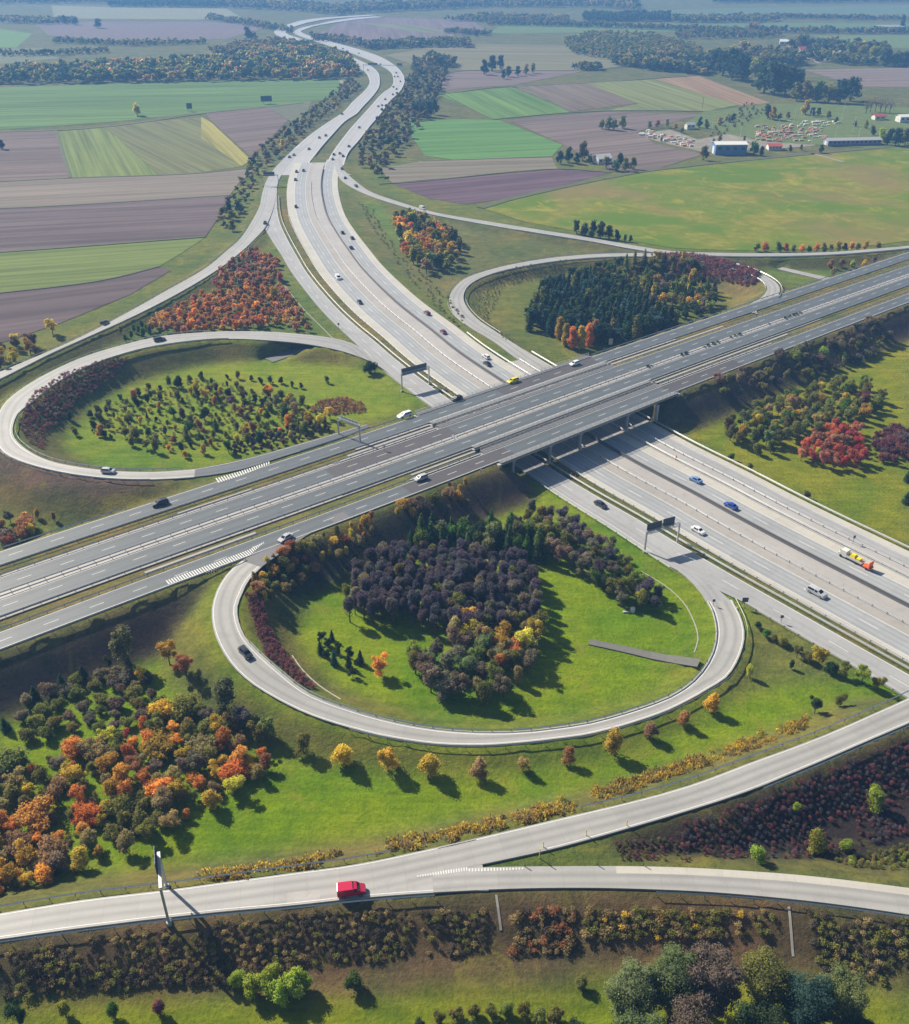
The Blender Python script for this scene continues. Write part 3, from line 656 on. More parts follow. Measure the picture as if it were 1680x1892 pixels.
field([(950,160),(1080,154),(1178,191),(1060,206)], (0.125,0.095,0.075), (0.16,0.125,0.09), (0, 3), .06)
field([(1081,153),(1208,147),(1365,194),(1310,205),(1120,205),(1179,192)], (0.125,0.16,0.05), (0.18,0.19,0.07), (1, 2), .08)
field([(1209,146),(1290,140),(1425,190),(1368,195)], (0.20,0.13,0.075), (0.25,0.17,0.10), (1, 2), .08)
field([(800,140),(860,131),(1080,131),(950,157),(822,166)], PUR2, (0.17,0.13,0.12), (1, 2), .04)
field([(712,102),(835,80),(1100,84),(1185,118),(1080,130),(860,130),(770,122)], (0.15,0.14,0.075), (0.18,0.165,0.09), (1, 2), .05)
field([(585,64),(650,31),(870,36),(905,60),(760,74),(650,82)], PUR2, (0.16,0.12,0.12), (2, 3), .04)
field([(660,42),(760,46),(850,62),(780,60)], (0.13,0.15,0.08), (0.17,0.18,0.09), (1, 2), .05)
field([(1485,129),(1760,124),(1760,162),(1590,160)], (0.16,0.12,0.11), (0.19,0.15,0.13), (0, 1), .05)
field([(900,62),(1100,60),(1300,58),(1300,44),(1060,42),(930,45)], (0.10,0.155,0.06), (0.13,0.18,0.07))
field([(1300,55),(1500,58),(1760,60),(1760,44),(1480,42),(1310,44)], (0.09,0.155,0.07), (0.12,0.17,0.08))
field([(1160,20),(1400,14),(1760,8),(1760,36),(1420,30),(1240,27)], (0.085,0.145,0.09), (0.13,0.16,0.09))
field([(1500,66),(1760,64),(1760,92),(1560,86)], (0.11,0.16,0.06), (0.14,0.18,0.07))
field([(-80,42),(60,62),(30,88),(-80,86)], (0.11,0.20,0.05), (0.14,0.22,0.06))
field([(-80,92),(80,88),(110,108),(-80,126)], (0.13,0.15,0.08), (0.16,0.17,0.09))
field([(95,10),(240,14),(420,16),(445,32),(360,36),(100,34)], (0.18,0.19,0.11), (0.24,0.23,0.14))
field([(60,40),(380,40),(500,48),(420,72),(250,78),(90,66)], (0.14,0.11,0.11), (0.18,0.14,0.13))
field([(1700,280),(1420,262),(1260,232),(1300,206),(1430,192),(1560,190),(1760,205)], (0.10,0.14,0.045), (0.13,0.16,0.055))
def margin(px, w=2.2, col='margin'):
    P = catmull(UA(px, 0.0), 12.0); P[:, 2] = .42; t = np.gradient(P, axis=0); t /= np.linalg.norm(t, axis=1)[:, None]; n = np.stack([-t[:, 1], t[:, 0], 0*t[:, 0]], 1)
    ribbon('field_margin', P-n*w/2, P+n*w/2, M[col], None, .3)
M['margin'] = plain('rank_grass_margin', (0.075, 0.085, 0.035), .95, var=.4, scale=.1)
M['track'] = plain('earth_track', (0.24, 0.21, 0.16), .95, var=.2, scale=.1)
for px_, w_, c_ in (([(-60,245),(100,241),(190,235),(280,223.5),(379,209),(496,197.5),(560,190)], 5, 'margin'), ([(103,242),(118,290),(130,328)], 2.5, 'margin'), ([(-60,339),(130,329.5),(360,321),(470,310)], 2.5, 'margin'), ([(-60,388.5),(110,380.5),(424,361.5)], 2, 'margin'),
    ([(-60,470.5),(100,459.5),(380,438)], 2.0, 'margin'), ([(-60,548.5),(190,518.5),(295,492.5)], 1.6, 'margin'), ([(497,198),(533,223)], 2, 'margin'), ([(807,175),(946,160.5),(1055,207)], 3, 'margin'), ([(911,220.5),(1055,208),(1180,204),(1300,206)], 3.5, 'margin'),
    ([(700,340),(760,337),(1030,312.5),(1130,319)], 2, 'margin'), ([(888,384.5),(950,366.5),(1180,318.5),(1300,304),(1500,284.5),(1760,261.5)], 6, 'margin'), ([(780,298),(1020,290)], 2, 'margin'), ([(945,160),(1080,153.5),(1290,139)], 4, 'margin'), ([(800,140),(860,130.5),(1080,130.5),(1185,119)], 3, 'margin'),
    ([(630,149),(636,160),(632,172)], 4, 'track'), ([(1500,284),(1560,300)], 3, 'track')): margin(px_, w_, c_)
# yard of the storage depot
yard = field([(1165,247),(1240,240),(1290,258),(1400,236),(1500,238),(1560,250),(1500,270),(1380,278),(1300,281),(1230,265)], (0.20,0.18,0.14), (0.28,0.25,0.2)); yard.name = 'yard'

# ------------------------------------------------------------------ bridge
def upt(s, o, z): 
    p = UP0 + s*UD + (o + ushift(s))*UN; return (float(p[0]), float(p[1]), float(z))
UANG = math.atan2(UD[1], UD[0])
br = empty('motorway_bridge', upt(157, 0, 0.0), 0, 'wide concrete girder bridge carrying the upper motorway over the lower one', 'bridge')
bl = np.array(br.location)
def sub(P): return np.asarray(P, float) - bl
def slab(name, a, b, z0, z1, mat, s0=SB0, s1=SB1, parent=br):
    mb = MB(); s = np.linspace(s0, s1, 18)
    A = np.array([sub(upt(t, a, 0)) for t in s]); B = np.array([sub(upt(t, b, 0)) for t in s])
    poly = [tuple(p[:2]) for p in A] + [tuple(p[:2]) for p in B[::-1]]
    mb.prism(poly, z0-bl[2], z1-bl[2]); o = mb.build(name, mat, parent); return o
DECKS = ((-22.9, -13.2), (-11.4, 8.0), (10.3, 20.4))
for a, b in DECKS:
    d = slab('deck', a, b, ZU-.62, ZU-.305, M['bconc'])
    k = int((b-a)/2.6)
    for i in range(k):                                            # girders below the slab
        c = a+1.6+(b-a-3.2)*i/(k-1); slab('girder', c-.32, c+.32, ZU-1.6, ZU-.625, M['bconc'], SB0+.3, SB1-.3)
for a, b in ((-22.9, -21.5), (-14.8, -13.2), (-11.4, -9.7), (6.6, 8.0), (10.3, 12.2), (18.9, 20.4)):
    slab('kerb', a, b, ZU-.303, ZU+.16, M['walk'])
def railing(o, z=ZU+.16, h=1.1, s0=SB0, s1=SB1, bars=True):
    mb = MB(); s = np.arange(s0, s1+.1, 2.0)
    for i, t in enumerate(s):
        p = sub(upt(t, o, z)); mb.box((p[0], p[1], p[2]+h/2), (.09, .09, h), UANG)
    for hh, w in ((h, .1), (.65, .05), (.3, .05)):
        for t in s[:-1]:
            p = (sub(upt(t, o, z))+sub(upt(t+2, o, z)))/2; mb.box((p[0], p[1], p[2]+hh), (2.0, w, .07), UANG)
    return mb.build('railing', M['galv'], br)
for o in (-22.6, -13.4, -11.2, 7.8, 10.5, 20.15): railing(o)
for a, b in ((-21.52, -21.44), (-14.86, -14.78), (-9.74, -9.66), (6.56, 6.64), (12.16, 12.24), (18.86, 18.94)): slab('kerb_edge', a, b, ZU-.2, ZU+.18, M['bcap'])
# piers stand between the carriageways of the lower motorway
def ref_at(s, o):
    p = np.array([np.interp(s, RS, REF[:, k]) for k in range(3)]); n = np.array([np.interp(s, RS, RN[:, k]) for k in range(3)]); return p + n*o
for offm in (-36.8, -21.9, -8.6, 13.4):
    for a, b in DECKS:
        n = 2 if b-a < 12 else 4
        cols = [a+1.8+(b-a-3.6)*i/(n-1) for i in range(n)]
        for c in cols:
            s_line = 160.5 + offm if offm > -30 else 123.2
            p = sub(upt(s_line, c, 0)); mb = MB(); z0 = Hz(p[0]+bl[0], p[1]+bl[1])-.4
            mb.tube((p[0], p[1], z0), (p[0], p[1], ZU-2.0), .48, .48, 12); mb.build('pier', M['bconc'], br, smooth=False)
        c0, c1 = sub(upt(s_line, a+.6, 0)), sub(upt(s_line, b-.6, 0)); mb = MB(); mid = (c0+c1)/2
        mb.box((mid[0], mid[1], ZU-1.85), (1.1, b-a-2.4, .5), UANG); mb.build('pier_cap', M['bconc'], br)
for s_ in (SB0-.55, SB1+.55):
    for a, b in DECKS:
        c0, c1 = sub(upt(s_, a, 0)), sub(upt(s_, b, 0)); mid = (c0+c1)/2; mb = MB(); mb.box((mid[0], mid[1], (ZU-.31+ZU-4.2)/2), (1.0, b-a, 3.88), UANG); mb.build('abutment', M['bconc'], br)
p = sub(upt(SB1-9.5, 19.6, 0)); mb = MB(); mb.box((p[0], p[1], (1+ZU-1.8)/2-.2), (.9, .9, ZU-2.2), UANG); mb.build('pier', M['bcap'], br)
# paver strips on the separators next to the bridge ends
for a, b, s0, s1 in ((-14.4,-13.4,88,116),(-12.6,-11.6,84,116),(-10.9,-10.2,78,116),(7.2,7.9,70,116),(8.8,9.6,92,116),(10.6,11.6,90,116),
                     (-14.4,-13.5,198,236),(-12.4,-11.5,198,262),(7.2,7.9,198,300),(8.8,9.7,198,275),(10.8,11.7,198,262),
                     (6.9,7.7,-60,70),(-10.6,-9.9,-60,80),(9.3,10.2,12,42),(-12.0,-11.0,30,52)):
    r = uroad(a, b, s0, s1); ribbon('paving_strip', r.L, r.R, M['paver'], lift=-.10, thick=.2)
# light cross drains on the slopes beside the bridge
# ------------------------------------------------------------------ guardrails
def guardrail(P, label, side=1, z=0.0, group=None, double=False, dark=False):
    """steel W-beam on posts along polyline P"""
    P = resamp(np.asarray(P, float), step=4.0); n = len(P)
    g = empty('guardrail', P[0], 0, label, 'guardrail', group); base = P[0].copy()
    t = np.gradient(P, axis=0); t /= np.maximum(1e-6, np.linalg.norm(t[:, :2], axis=1))[:, None]
    nn = np.stack([-t[:, 1], t[:, 0], 0*t[:, 0]], 1)
    Q = P - base; Q[:, 2] += z; mb = MB()
    for d in ((-.12, .12) if double else (0.0,)):
        R = Q + nn*d
        for h0, h1, o0, o1 in ((.45, .53, 0, .06), (.53, .62, .06, .06), (.62, .70, .06, 0), (.70, .78, 0, .06)):
            for i in range(n-1):
                a = R[i]+nn[i]*o0; b = R[i+1]+nn[i+1]*o0; c = R[i+1]+nn[i+1]*o1; e = R[i]+nn[i]*o1
                mb.quad(a+(0,0,h0), b+(0,0,h0), c+(0,0,h1), e+(0,0,h1))
    mb.build('rail', M['dark'] if dark else M['galv'], g)
    mb = MB()
    for i in range(n):
        mb.box((Q[i][0], Q[i][1], Q[i][2]+.28), (.12, .10, .9), math.atan2(t[i][1], t[i][0]))
    mb.build('post_line', M['post'], g, 'stuff')
    return g
# median barrier of the lower motorway: dark concrete steps
bar = moff(0.0, 20)
g = empty('median_barrier', bar[0], 0, 'dark concrete barrier along the median of the lower motorway', 'barrier')
mb = MB(); B0 = bar - bar[0]; t = np.gradient(bar, axis=0); t /= np.linalg.norm(t, axis=1)[:, None]; nb = np.stack([-t[:, 1], t[:, 0], 0*t[:, 0]], 1)
for i in range(len(bar)-1):
    for (o0, h0), (o1, h1) in (((-.35, -.05), (-.18, .35)), ((-.18, .35), (-.12, .95)), ((-.12, .95), (.12, .95)), ((.12, .95), (.18, .35)), ((.18, .35), (.35, -.05))):
        mb.quad(B0[i]+nb[i]*o0+(0,0,h0), B0[i+1]+nb[i+1]*o0+(0,0,h0), B0[i+1]+nb[i+1]*o1+(0,0,h1), B0[i]+nb[i]*o1+(0,0,h1))
mb.build('barrier_wall', M['dark'], g)
guardrail(moff(-6.9, 60), 'steel guardrail on the west edge of the paved lower median')
guardrail(moff([(80, -27.4), (345, -25.4), (385, -23.9), (482, -22.9), (541, -22.2), (SEND, -21.2)], 100), 'steel guardrail between the grass strip and the western collector road', double=True)
guardrail(moff([(0, -23.0), (340, -21.8), (480, -19.8), (SEND, -19.6)], 150), 'steel guardrail at the cream shoulder beside the grass strip')
guardrail(moff([(380, 12.0), (SEND, 11.2)], 365), 'steel guardrail on the west edge of the eastern gravel strip', double=True)
guardrail(moff([(395, 17.0), (482, 16.1), (538, 15.4), (SEND, 14.9)], 402), 'steel guardrail on the east edge of the eastern gravel strip')
guardrail(moff([(380, 25.4), (480, 25.1), (538, 24.1), (SEND, 22.9)], 396), 'steel guardrail on the grass side of the eastern collector road', double=True)
guardrail(moff([(400, -34.6), (486, -33.4), (540, -34.4)], 486, 541), 'steel guardrail on the outer verge of the western collector south of the bridge')
guardrail(moff([(559, -31.2), (SEND, -30.4)], 560), 'steel guardrail on the outer verge of the western collector past the loop')
GLAB = {-22.2: 'outer guardrail of the far roadway on the upper motorway', -14.2: 'inner guardrail of the far roadway on the upper motorway', -10.2: 'guardrail beside the far main carriageway of the upper motorway',
        -2.3: 'first guardrail in the planted median of the upper motorway', -0.8: 'second guardrail in the planted median of the upper motorway', 7.1: 'guardrail beside the near main carriageway of the upper motorway',
        11.7: 'inner guardrail of the near roadway on the upper motorway', 19.5: 'outer guardrail of the near roadway on the upper motorway'}
for o, lb in GLAB.items():
    for s0, s1, w in ((-120, SB0-1, 'west'), (SB1+1, 500, 'east')):
        if o == 19.5 and w == 'west': s1 = 34
        if o == -22.2 and w == 'west': s1 = 20
        guardrail(uoff(o, s0, s1), lb + ', ' + w + ' of the bridge', z=-.15)
for o in (-2.3, -0.8): guardrail(uoff(o, SB0, SB1), ('first' if o < -1 else 'second') + ' median guardrail on the bridge deck', z=-.05)
guardrail(uoff(-22.6, 74, SB0-1), 'short guardrail between the left loop merge and the bridge', z=-.15)
def verge_rail(road, m, label, i0=0, i1=None): 
    P = road.at(m)[i0:i1]; return guardrail(P, label, z=-.15)
verge_rail(NL, -0.02, 'guardrail on the inner side of the near loop ramp', 22); 
P = NL.L + (NL.L-NL.R)/np.linalg.norm((NL.L-NL.R)[:, :2], axis=1)[:, None]*.8; guardrail(P[34:], 'guardrail on the outer side of the near loop ramp', z=-.15)
def out_rail(road, side, label, i0=0, i1=None, d=.8):
    a, b = (road.L, road.R) if side < 0 else (road.R, road.L)
    P = a + (a-b)/np.linalg.norm((a-b)[:, :2], axis=1)[:, None]*d; return guardrail(P[i0:i1], label, z=-.15)
out_rail(LL, -1, 'guardrail on the outer side of the left loop ramp', 26, -3); out_rail(LL, 1, 'guardrail on the inner side of the left loop ramp', 24, -1)
out_rail(RL, 1, 'guardrail on the inner side of the wooded far loop ramp', 10, -4); out_rail(RL, -1, 'guardrail on the outer side of the wooded far loop ramp', 14, -6)
out_rail(OL, 1, 'guardrail along the field ramp facing the rust wood', 20); out_rail(OL, -1, 'guardrail along the field ramp facing the ploughed fields', 24)
out_rail(OR, 1, 'guardrail along the long ramp by the olive meadow', 40)
out_rail(TR, -1, 'guardrail on the reed side of the foreground road', 0, -5, 1.1); out_rail(TR, 1, 'guardrail on the scrub side of the foreground road', 0, -3, .9)
out_rail(FB, -1, 'guardrail on the reed side of the climbing branch road', 9, None, 1.1); out_rail(FB, 1, 'guardrail on the maroon scrub side of the climbing branch road', 20, None, .9)
out_rail(LB, 1, 'guardrail on the slope side of the lower branch road', 12, None, .9)
# hatched gores
def hatch(a_px, b_px, z, n, parent_road, duty=.5, skew=0.0, name='hatching'):
    A = resamp(UA(a_px, z), n=n*2+1); B = resamp(UA(b_px, z), n=n*2+1); mb = MB()
    for i in range(n):
        q = [A[2*i], A[2*i+1], B[min(2*n, 2*i+1+int(skew))], B[min(2*n, 2*i+int(skew))]]
        mb.quad(*[p+(0, 0, .055) for p in q])
    return mb.build(name, M['white'], parent_road)
un_o = [o for o in bpy.data.objects if o.name.startswith('road')][0]
hatch([(306,1073),(380,1046),(460,1016),(490,1000)], [(312,1080),(390,1056),(462,1026),(488,1003)], ZU, 42, un_o)
hatch([(398,884),(440,872),(500,852)], [(404,892),(446,879),(500,857)], ZU, 22, un_o)
hatch([(770,1618),(820,1609),(866,1602)], [(772,1621),(820,1615.5),(866,1609)], ZF, 20, TRo)
hatch([(866,1605),(930,1604),(970,1603.5)], [(866,1611),(930,1609),(970,1606.5)], ZF, 18, TRo)
# gutters in the grass
def gutter(px, label, w=.28):
    P = np.array([G(*p) for p in px]); P = catmull(P, 2.5); P[:, 2] = [Hz(p[0], p[1])+.05 for p in P]
    t = np.gradient(P, axis=0); t /= np.linalg.norm(t[:, :2], axis=1)[:, None]; n = np.stack([-t[:, 1], t[:, 0], 0*t[:, 0]], 1)
    o = ribbon('drainage_gutter', P-n*w/2, P+n*w/2, M['gutter'], None, .2, .04, None); return tag(o, label, 'gutter')
gutter([(1185,1056),(1230,1083),(1262,1112),(1283,1150),(1290,1180),(1283,1206)], 'pale concrete gutter in the grass inside the near loop, under its right bend')
gutter([(540,1212),(560,1240),(590,1268),(630,1294)], 'pale concrete gutter in the grass inside the near loop, above its lower bend')
gutter([(520,520),(560,570),(600,610),(625,630)], 'thin concrete gutter on the grass beside the rust wood')

# ------------------------------------------------------------------ vegetation templates
def ico():
    bm = bmesh.new(); bmesh.ops.create_icosphere(bm, subdivisions=1, radius=1); v = np.array([p.co[:] for p in bm.verts]); f = [[q.index for q in p.verts] for p in bm.faces]; bm.free(); return v, f
ICO = ico()
def crown_arrays(kind, seed, n, leaf, core=True):
    """leaf faces spread through lumpy lobes; the tree is one unit high"""
    r = np.random.default_rng(seed); lobes = []
    if kind == 'big':
        lobes.append((0, 0, .60, .24, .24, .30))
        for i in range(16):
            a = i*2.4 + r.uniform(-.4, .4); d = r.uniform(.14, .27); z = r.uniform(.36, .84); s = r.uniform(.08, .14); lobes.append((math.cos(a)*d, math.sin(a)*d, z, s, s, s*r.uniform(.8, 1.1)))
    elif kind == 'round':
        lobes.append((r.uniform(-.05, .05), r.uniform(-.05, .05), .58, .20, .20, .28))
        for i in range(10):
            a = i*2.4 + r.uniform(-.6, .6); d = r.uniform(.10, .29); z = r.uniform(.30, .88); s = r.uniform(.08, .17); lobes.append((math.cos(a)*d, math.sin(a)*d, z, s, s, s*r.uniform(.8, 1.1)))
    elif kind == 'oval':
        lobes.append((0, 0, .56, .19, .19, .36))
        for i in range(8):
            a = i*2.4 + r.uniform(-.4, .4); z = .28+.6*i/8; d = .12*(1-abs(z-.5)); s = r.uniform(.10, .15); lobes.append((math.cos(a)*d, math.sin(a)*d, z, s, s, s*1.3))
    elif kind == 'full':
        lobes.append((0, 0, .46, .22, .22, .40))
        for i in range(10):
            a = i*2.4 + r.uniform(-.6, .6); z = r.uniform(.16, .86); d = r.uniform(.10, .24)*(1.2-.7*z); s = r.uniform(.09, .17); lobes.append((math.cos(a)*d, math.sin(a)*d, z, s, s, s*r.uniform(.8, 1.3)))
    elif kind == 'ball':
        lobes.append((0, 0, .66, .19, .19, .29))
        for i in range(7):
            a = i*2.1 + r.uniform(-.4, .4); z = r.uniform(.5, .86); d = r.uniform(.07, .13); s = r.uniform(.08, .12); lobes.append((math.cos(a)*d, math.sin(a)*d, z, s, s, s*1.2))
    elif kind == 'poplar':
        for i in range(7):
            z = .16+.74*i/6; s = .13*(1.15-abs(z-.42)); lobes.append((r.uniform(-.03, .03), r.uniform(-.03, .03), z, s, s, .15))
    elif kind == 'conifer':
        for i in range(7):
            z = .12+.80*i/7; s = .23*(1-z)+.03; lobes.append((r.uniform(-.02, .02), r.uniform(-.02, .02), z, s, s, .10))
        lobes.append((0, 0, .90, .035, .035, .10))
    elif kind == 'shrub':
        for i in range(8):
            a = i*2*math.pi/8 + r.uniform(-.5, .5); d = r.uniform(.12, .46); s = r.uniform(.2, .34); lobes.append((math.cos(a)*d, math.sin(a)*d, r.uniform(.34, .66), s, s, s*r.uniform(.8, 1.1)))
        lobes.append((0, 0, .5, .34, .34, .42))
    elif kind == 'tuft':
        for i in range(5): lobes.append((r.uniform(-.35, .35), r.uniform(-.35, .35), .45, .22, .22, .5))
    elif kind == 'bare':
        for i in range(9):
            a = i*2.4; d = r.uniform(.05, .2); z = r.uniform(.4, .85); lobes.append((math.cos(a)*d, math.sin(a)*d, z, .13, .13, .16))
    L = np.array(lobes); wt = L[:, 3]*L[:, 5]; wt /= wt.sum(); li = r.choice(len(L), n, p=wt)
    d = r.normal(size=(n, 3)); d[:, 2] += .25; d /= np.linalg.norm(d, axis=1)[:, None]
    rad = r.uniform(.72, 1.12, n)[:, None]
    c = L[li, :3] + d*L[li, 3:]*rad
    c[:, 2] = np.maximum(c[:, 2], .03)
    nrm = d*.75 + r.normal(size=(n, 3))*.6; nrm[:, 2] += .3
    if kind == 'tuft': nrm[:, 2] *= .15
    nrm /= np.linalg.norm(nrm, axis=1)[:, None]
    ax = np.cross(nrm, r.normal(size=(n, 3))); ax /= np.linalg.norm(ax, axis=1)[:, None]; ay = np.cross(nrm, ax)
    sz = (leaf*r.uniform(.6, 1.25, n))[:, None]
    if kind == 'tuft': ay = np.tile((0, 0, 1.0), (n, 1)) + r.normal(size=(n, 3))*.25; ax = ax*.35
    V = np.stack([c-ax*sz, c-ay*sz*.75, c+ax*sz, c+ay*sz*.75], 1).reshape(-1, 3)
    lt = r.uniform(.84, 1.16, len(L)); tv = (r.uniform(.68, 1.32, n)*lt[li])
    hue = r.uniform(-.10, .10, n); tint = np.stack([tv*(1+hue), tv, tv*(1-hue*.5)], 1); T = np.repeat(tint, 4, 0)
    Fq = np.arange(4*n).reshape(n, 4).tolist()
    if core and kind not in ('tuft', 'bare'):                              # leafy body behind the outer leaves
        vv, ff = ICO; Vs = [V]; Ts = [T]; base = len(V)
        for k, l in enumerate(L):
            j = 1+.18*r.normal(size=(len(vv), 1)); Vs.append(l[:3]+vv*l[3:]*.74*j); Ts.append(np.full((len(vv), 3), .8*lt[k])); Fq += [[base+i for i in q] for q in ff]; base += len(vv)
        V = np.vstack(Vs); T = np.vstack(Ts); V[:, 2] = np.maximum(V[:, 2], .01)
    return V, Fq, T
def tint_mesh(name, V, Fq, T, mat):
    me = bpy.data.meshes.new(name); me.from_pydata(V.tolist(), [], Fq)
    a = me.color_attributes.new('tint', 'FLOAT_COLOR', 'POINT'); a.data.foreach_set('color', np.concatenate([T, np.ones((len(T), 1))], 1).astype(np.float32).ravel())
    me.materials.append(mat); me.update(); return me
def trunk_mb(kind, seed):
    r = random.Random(seed); mb = MB(); top = {'round': .55, 'oval': .7, 'poplar': .8, 'conifer': .92, 'shrub': .45, 'bare': .62}.get(kind, .5)
    if kind == 'shrub':
        for i in range(5):
            a = i*1.3; mb.tube((.03*math.cos(a), .03*math.sin(a), -.06), (.22*math.cos(a), .22*math.sin(a), .5), .028, .01, 5)
        return mb
    mb.tube((0, 0, -.03), (0, 0, top*.45), .026, .020, 7); mb.tube((0, 0, top*.45), (0, 0, top), .020, .008, 7)
    if kind != 'conifer':
        for i in range(5 if kind != 'bare' else 14):
            a = i*2.4+r.uniform(-.3, .3); z = top*r.uniform(.4, .85); l = r.uniform(.12, .22)
            mb.tube((0, 0, z), (math.cos(a)*l, math.sin(a)*l, z+l*r.uniform(.7, 1.3)), .012, .004, 5)
    return mb
KINDS = ['round', 'oval', 'poplar', 'conifer', 'shrub', 'bare', 'ball', 'big', 'full']
CROWN, CROWNLO, TRUNK, ONE, ARR = {}, {}, {}, {}, {}
NV = 5
for k in KINDS:
    mt = M['needle'] if k == 'conifer' else M['leaf']
    for s in range(NV):
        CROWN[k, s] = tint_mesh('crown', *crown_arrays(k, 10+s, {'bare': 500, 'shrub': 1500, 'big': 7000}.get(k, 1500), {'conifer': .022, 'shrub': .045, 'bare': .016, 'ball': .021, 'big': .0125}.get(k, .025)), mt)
        TRUNK[k, s] = trunk_mb(k, s).mesh('trunk', M['bark'])
        V, Fq, T = crown_arrays(k, 40+s, {'bare': 220}.get(k, 330), {'conifer': .042, 'shrub': .095, 'bare': .02}.get(k, .050)); 
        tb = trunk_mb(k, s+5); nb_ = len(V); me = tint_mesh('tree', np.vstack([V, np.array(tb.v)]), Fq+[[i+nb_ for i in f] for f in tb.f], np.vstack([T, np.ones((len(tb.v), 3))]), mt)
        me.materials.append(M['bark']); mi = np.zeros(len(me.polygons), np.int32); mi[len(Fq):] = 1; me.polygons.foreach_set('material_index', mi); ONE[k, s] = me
        ARR[k, s] = crown_arrays(k, 70+s, {'shrub': 190}.get(k, 90), {'conifer': .075, 'shrub': .095}.get(k, .095), k != 'shrub')
ARR['tuft', 0] = crown_arrays('tuft', 5, 26, .42)
PAL = {  # leaf colours and the word that tells them
 'rust': ((0.4, 0.205, 0.09), 'rust-brown'), 'orange': ((0.62, 0.29, 0.07), 'bright orange'), 'gold': ((0.52, 0.38, 0.06), 'golden'), 'yellow': ((0.58, 0.5, 0.07), 'yellow'),
 'olive': ((0.205, 0.205, 0.055), 'olive'), 'green': ((0.1, 0.17, 0.035), 'mid-green'), 'dark': ((0.05, 0.082, 0.036), 'dark green'), 'blue': ((0.055, 0.1, 0.075), 'bluish-green'),
 'grey': ((0.205, 0.17, 0.12), 'grey-brown'), 'plum': ((0.125, 0.104, 0.122), 'dusky plum'), 'maroon': ((0.2, 0.085, 0.09), 'maroon'), 'red': ((0.48, 0.13, 0.075), 'scarlet'), 'brick': ((0.46, 0.22, 0.14), 'brick-red'),
 'silver': ((.175,.205,.085), 'silvery-green'), 'lime': ((0.31, 0.37, 0.05), 'lime'), 'drab': ((.125,.105,.072), 'drab'), 'umber': ((.098,.074,.054), 'umber'), 'moss': ((.20,.225,.055), 'moss-green'), 'tan': ((0.32, 0.25, 0.11), 'tan')}
NAMES = {'round': 'broadleaf_tree', 'oval': 'young_tree', 'poplar': 'poplar_tree', 'conifer': 'conifer_tree', 'shrub': 'shrub', 'bare': 'bare_tree', 'ball': 'dusky_wood_tree', 'big': 'tall_broadleaf_tree', 'full': 'broadleaf_tree'}
KW = {'round': 'broadleaf tree', 'oval': 'slim tree', 'poplar': 'columnar tree', 'conifer': 'conifer', 'shrub': 'shrub', 'bare': 'bare tree', 'ball': 'rounded tree', 'big': 'tall tree', 'full': 'bushy tree'}
CATW = {'shrub': 'shrub'}
FAM = {'moss': 'green', 'rust': 'russet', 'orange': 'russet', 'red': 'russet', 'brick': 'russet', 'plum': 'dusky', 'grey': 'dusky', 'maroon': 'dusky', 'olive': 'green', 'green': 'green', 'lime': 'green', 'silver': 'green', 'dark': 'dark_leaved', 'blue': 'dark_leaved'}
def nm_of(kind, pal, group=''):
    g = group or ''
    if kind == 'shrub': return 'slope_shrub' if 'slope' in g else 'hedge_shrub' if 'hedge' in g else 'median_shrub' if 'median' in g else 'shrub'
    if 'plantation' in g and kind != 'conifer': return 'sapling_tree'
    return FAM.get(pal, 'golden') + '_tree' if kind in ('round', 'full') else NAMES[kind]
def tree(p, h, kind, pal, where, group, parts=True, wide=1.0, label=None):
    col, word = PAL[pal]; s = rnd.randrange(NV); j = lambda: rnd.uniform(.88, 1.12)
    rgba = (col[0]*j(), col[1]*j(), col[2]*j(), 1)
    lb = label or f'{word} {KW[kind]} {where}'
    if parts:
        e = empty(nm_of(kind, pal, group), p, rnd.uniform(0, 6.28), lb, CATW.get(kind, 'tree'), group)
        e.scale = (h*wide, h*wide, h)
        c = link('crown' if kind != 'shrub' else 'foliage', CROWN[kind, s], e); c.color = rgba
        link('trunk' if kind != 'shrub' else 'stem', TRUNK[kind, s], e)
        return e
    o = link(nm_of(kind, pal, group), ONE[kind, s]); o.location = [float(v) for v in p]; o.rotation_euler = (0, 0, rnd.uniform(0, 6.28)); o.scale = (h*wide, h*wide, h); o.color = rgba
    return tag(o, lb, CATW.get(kind, 'tree'), group)
def scatter(px, zc, spacing, rows=False, jit=.35, maxn=400):
    """planting positions inside an outline read off at canopy level zc"""
    poly = UA(px, zc); x0, y0 = poly[:, 0].min(), poly[:, 1].min(); x1, y1 = poly[:, 0].max(), poly[:, 1].max(); out = []
    if rows:
        a = .45; c_, s_ = math.cos(a), math.sin(a); R = max(x1-x0, y1-y0); n = int(R/spacing)+2; cx, cy = (x0+x1)/2, (y0+y1)/2
        for i in range(-n, n):
            for j in range(-n, n):
                u = (i+.5*(j % 2)+rnd.uniform(-jit, jit)*.5)*spacing; v = (j*.9+rnd.uniform(-jit, jit)*.5)*spacing; x = cx+u*c_-v*s_; y = cy+u*s_+v*c_
                if inpoly(np.array([x]), np.array([y]), poly)[0]: out.append((x, y))
    else:
        tries = 0; cell = {}
        A = (x1-x0)*(y1-y0)
        while tries < A/spacing**2*14 and len(out) < maxn:
            tries += 1; x, y = rnd.uniform(x0, x1), rnd.uniform(y0, y1); ci, cj = int(x/spacing), int(y/spacing)
            if any((x-q[0])**2+(y-q[1])**2 < (spacing*.82)**2 for a in (-1, 0, 1) for b in (-1, 0, 1) for q in cell.get((ci+a, cj+b), ())): continue
            if inpoly(np.array([x]), np.array([y]), poly)[0]: out.append((x, y)); cell.setdefault((ci, cj), []).append((x, y))
    return out
def pick(w):
    t = rnd.uniform(0, sum(w.values()))
    for k, v in w.items():
        t -= v
        if t <= 0: return k
    return k
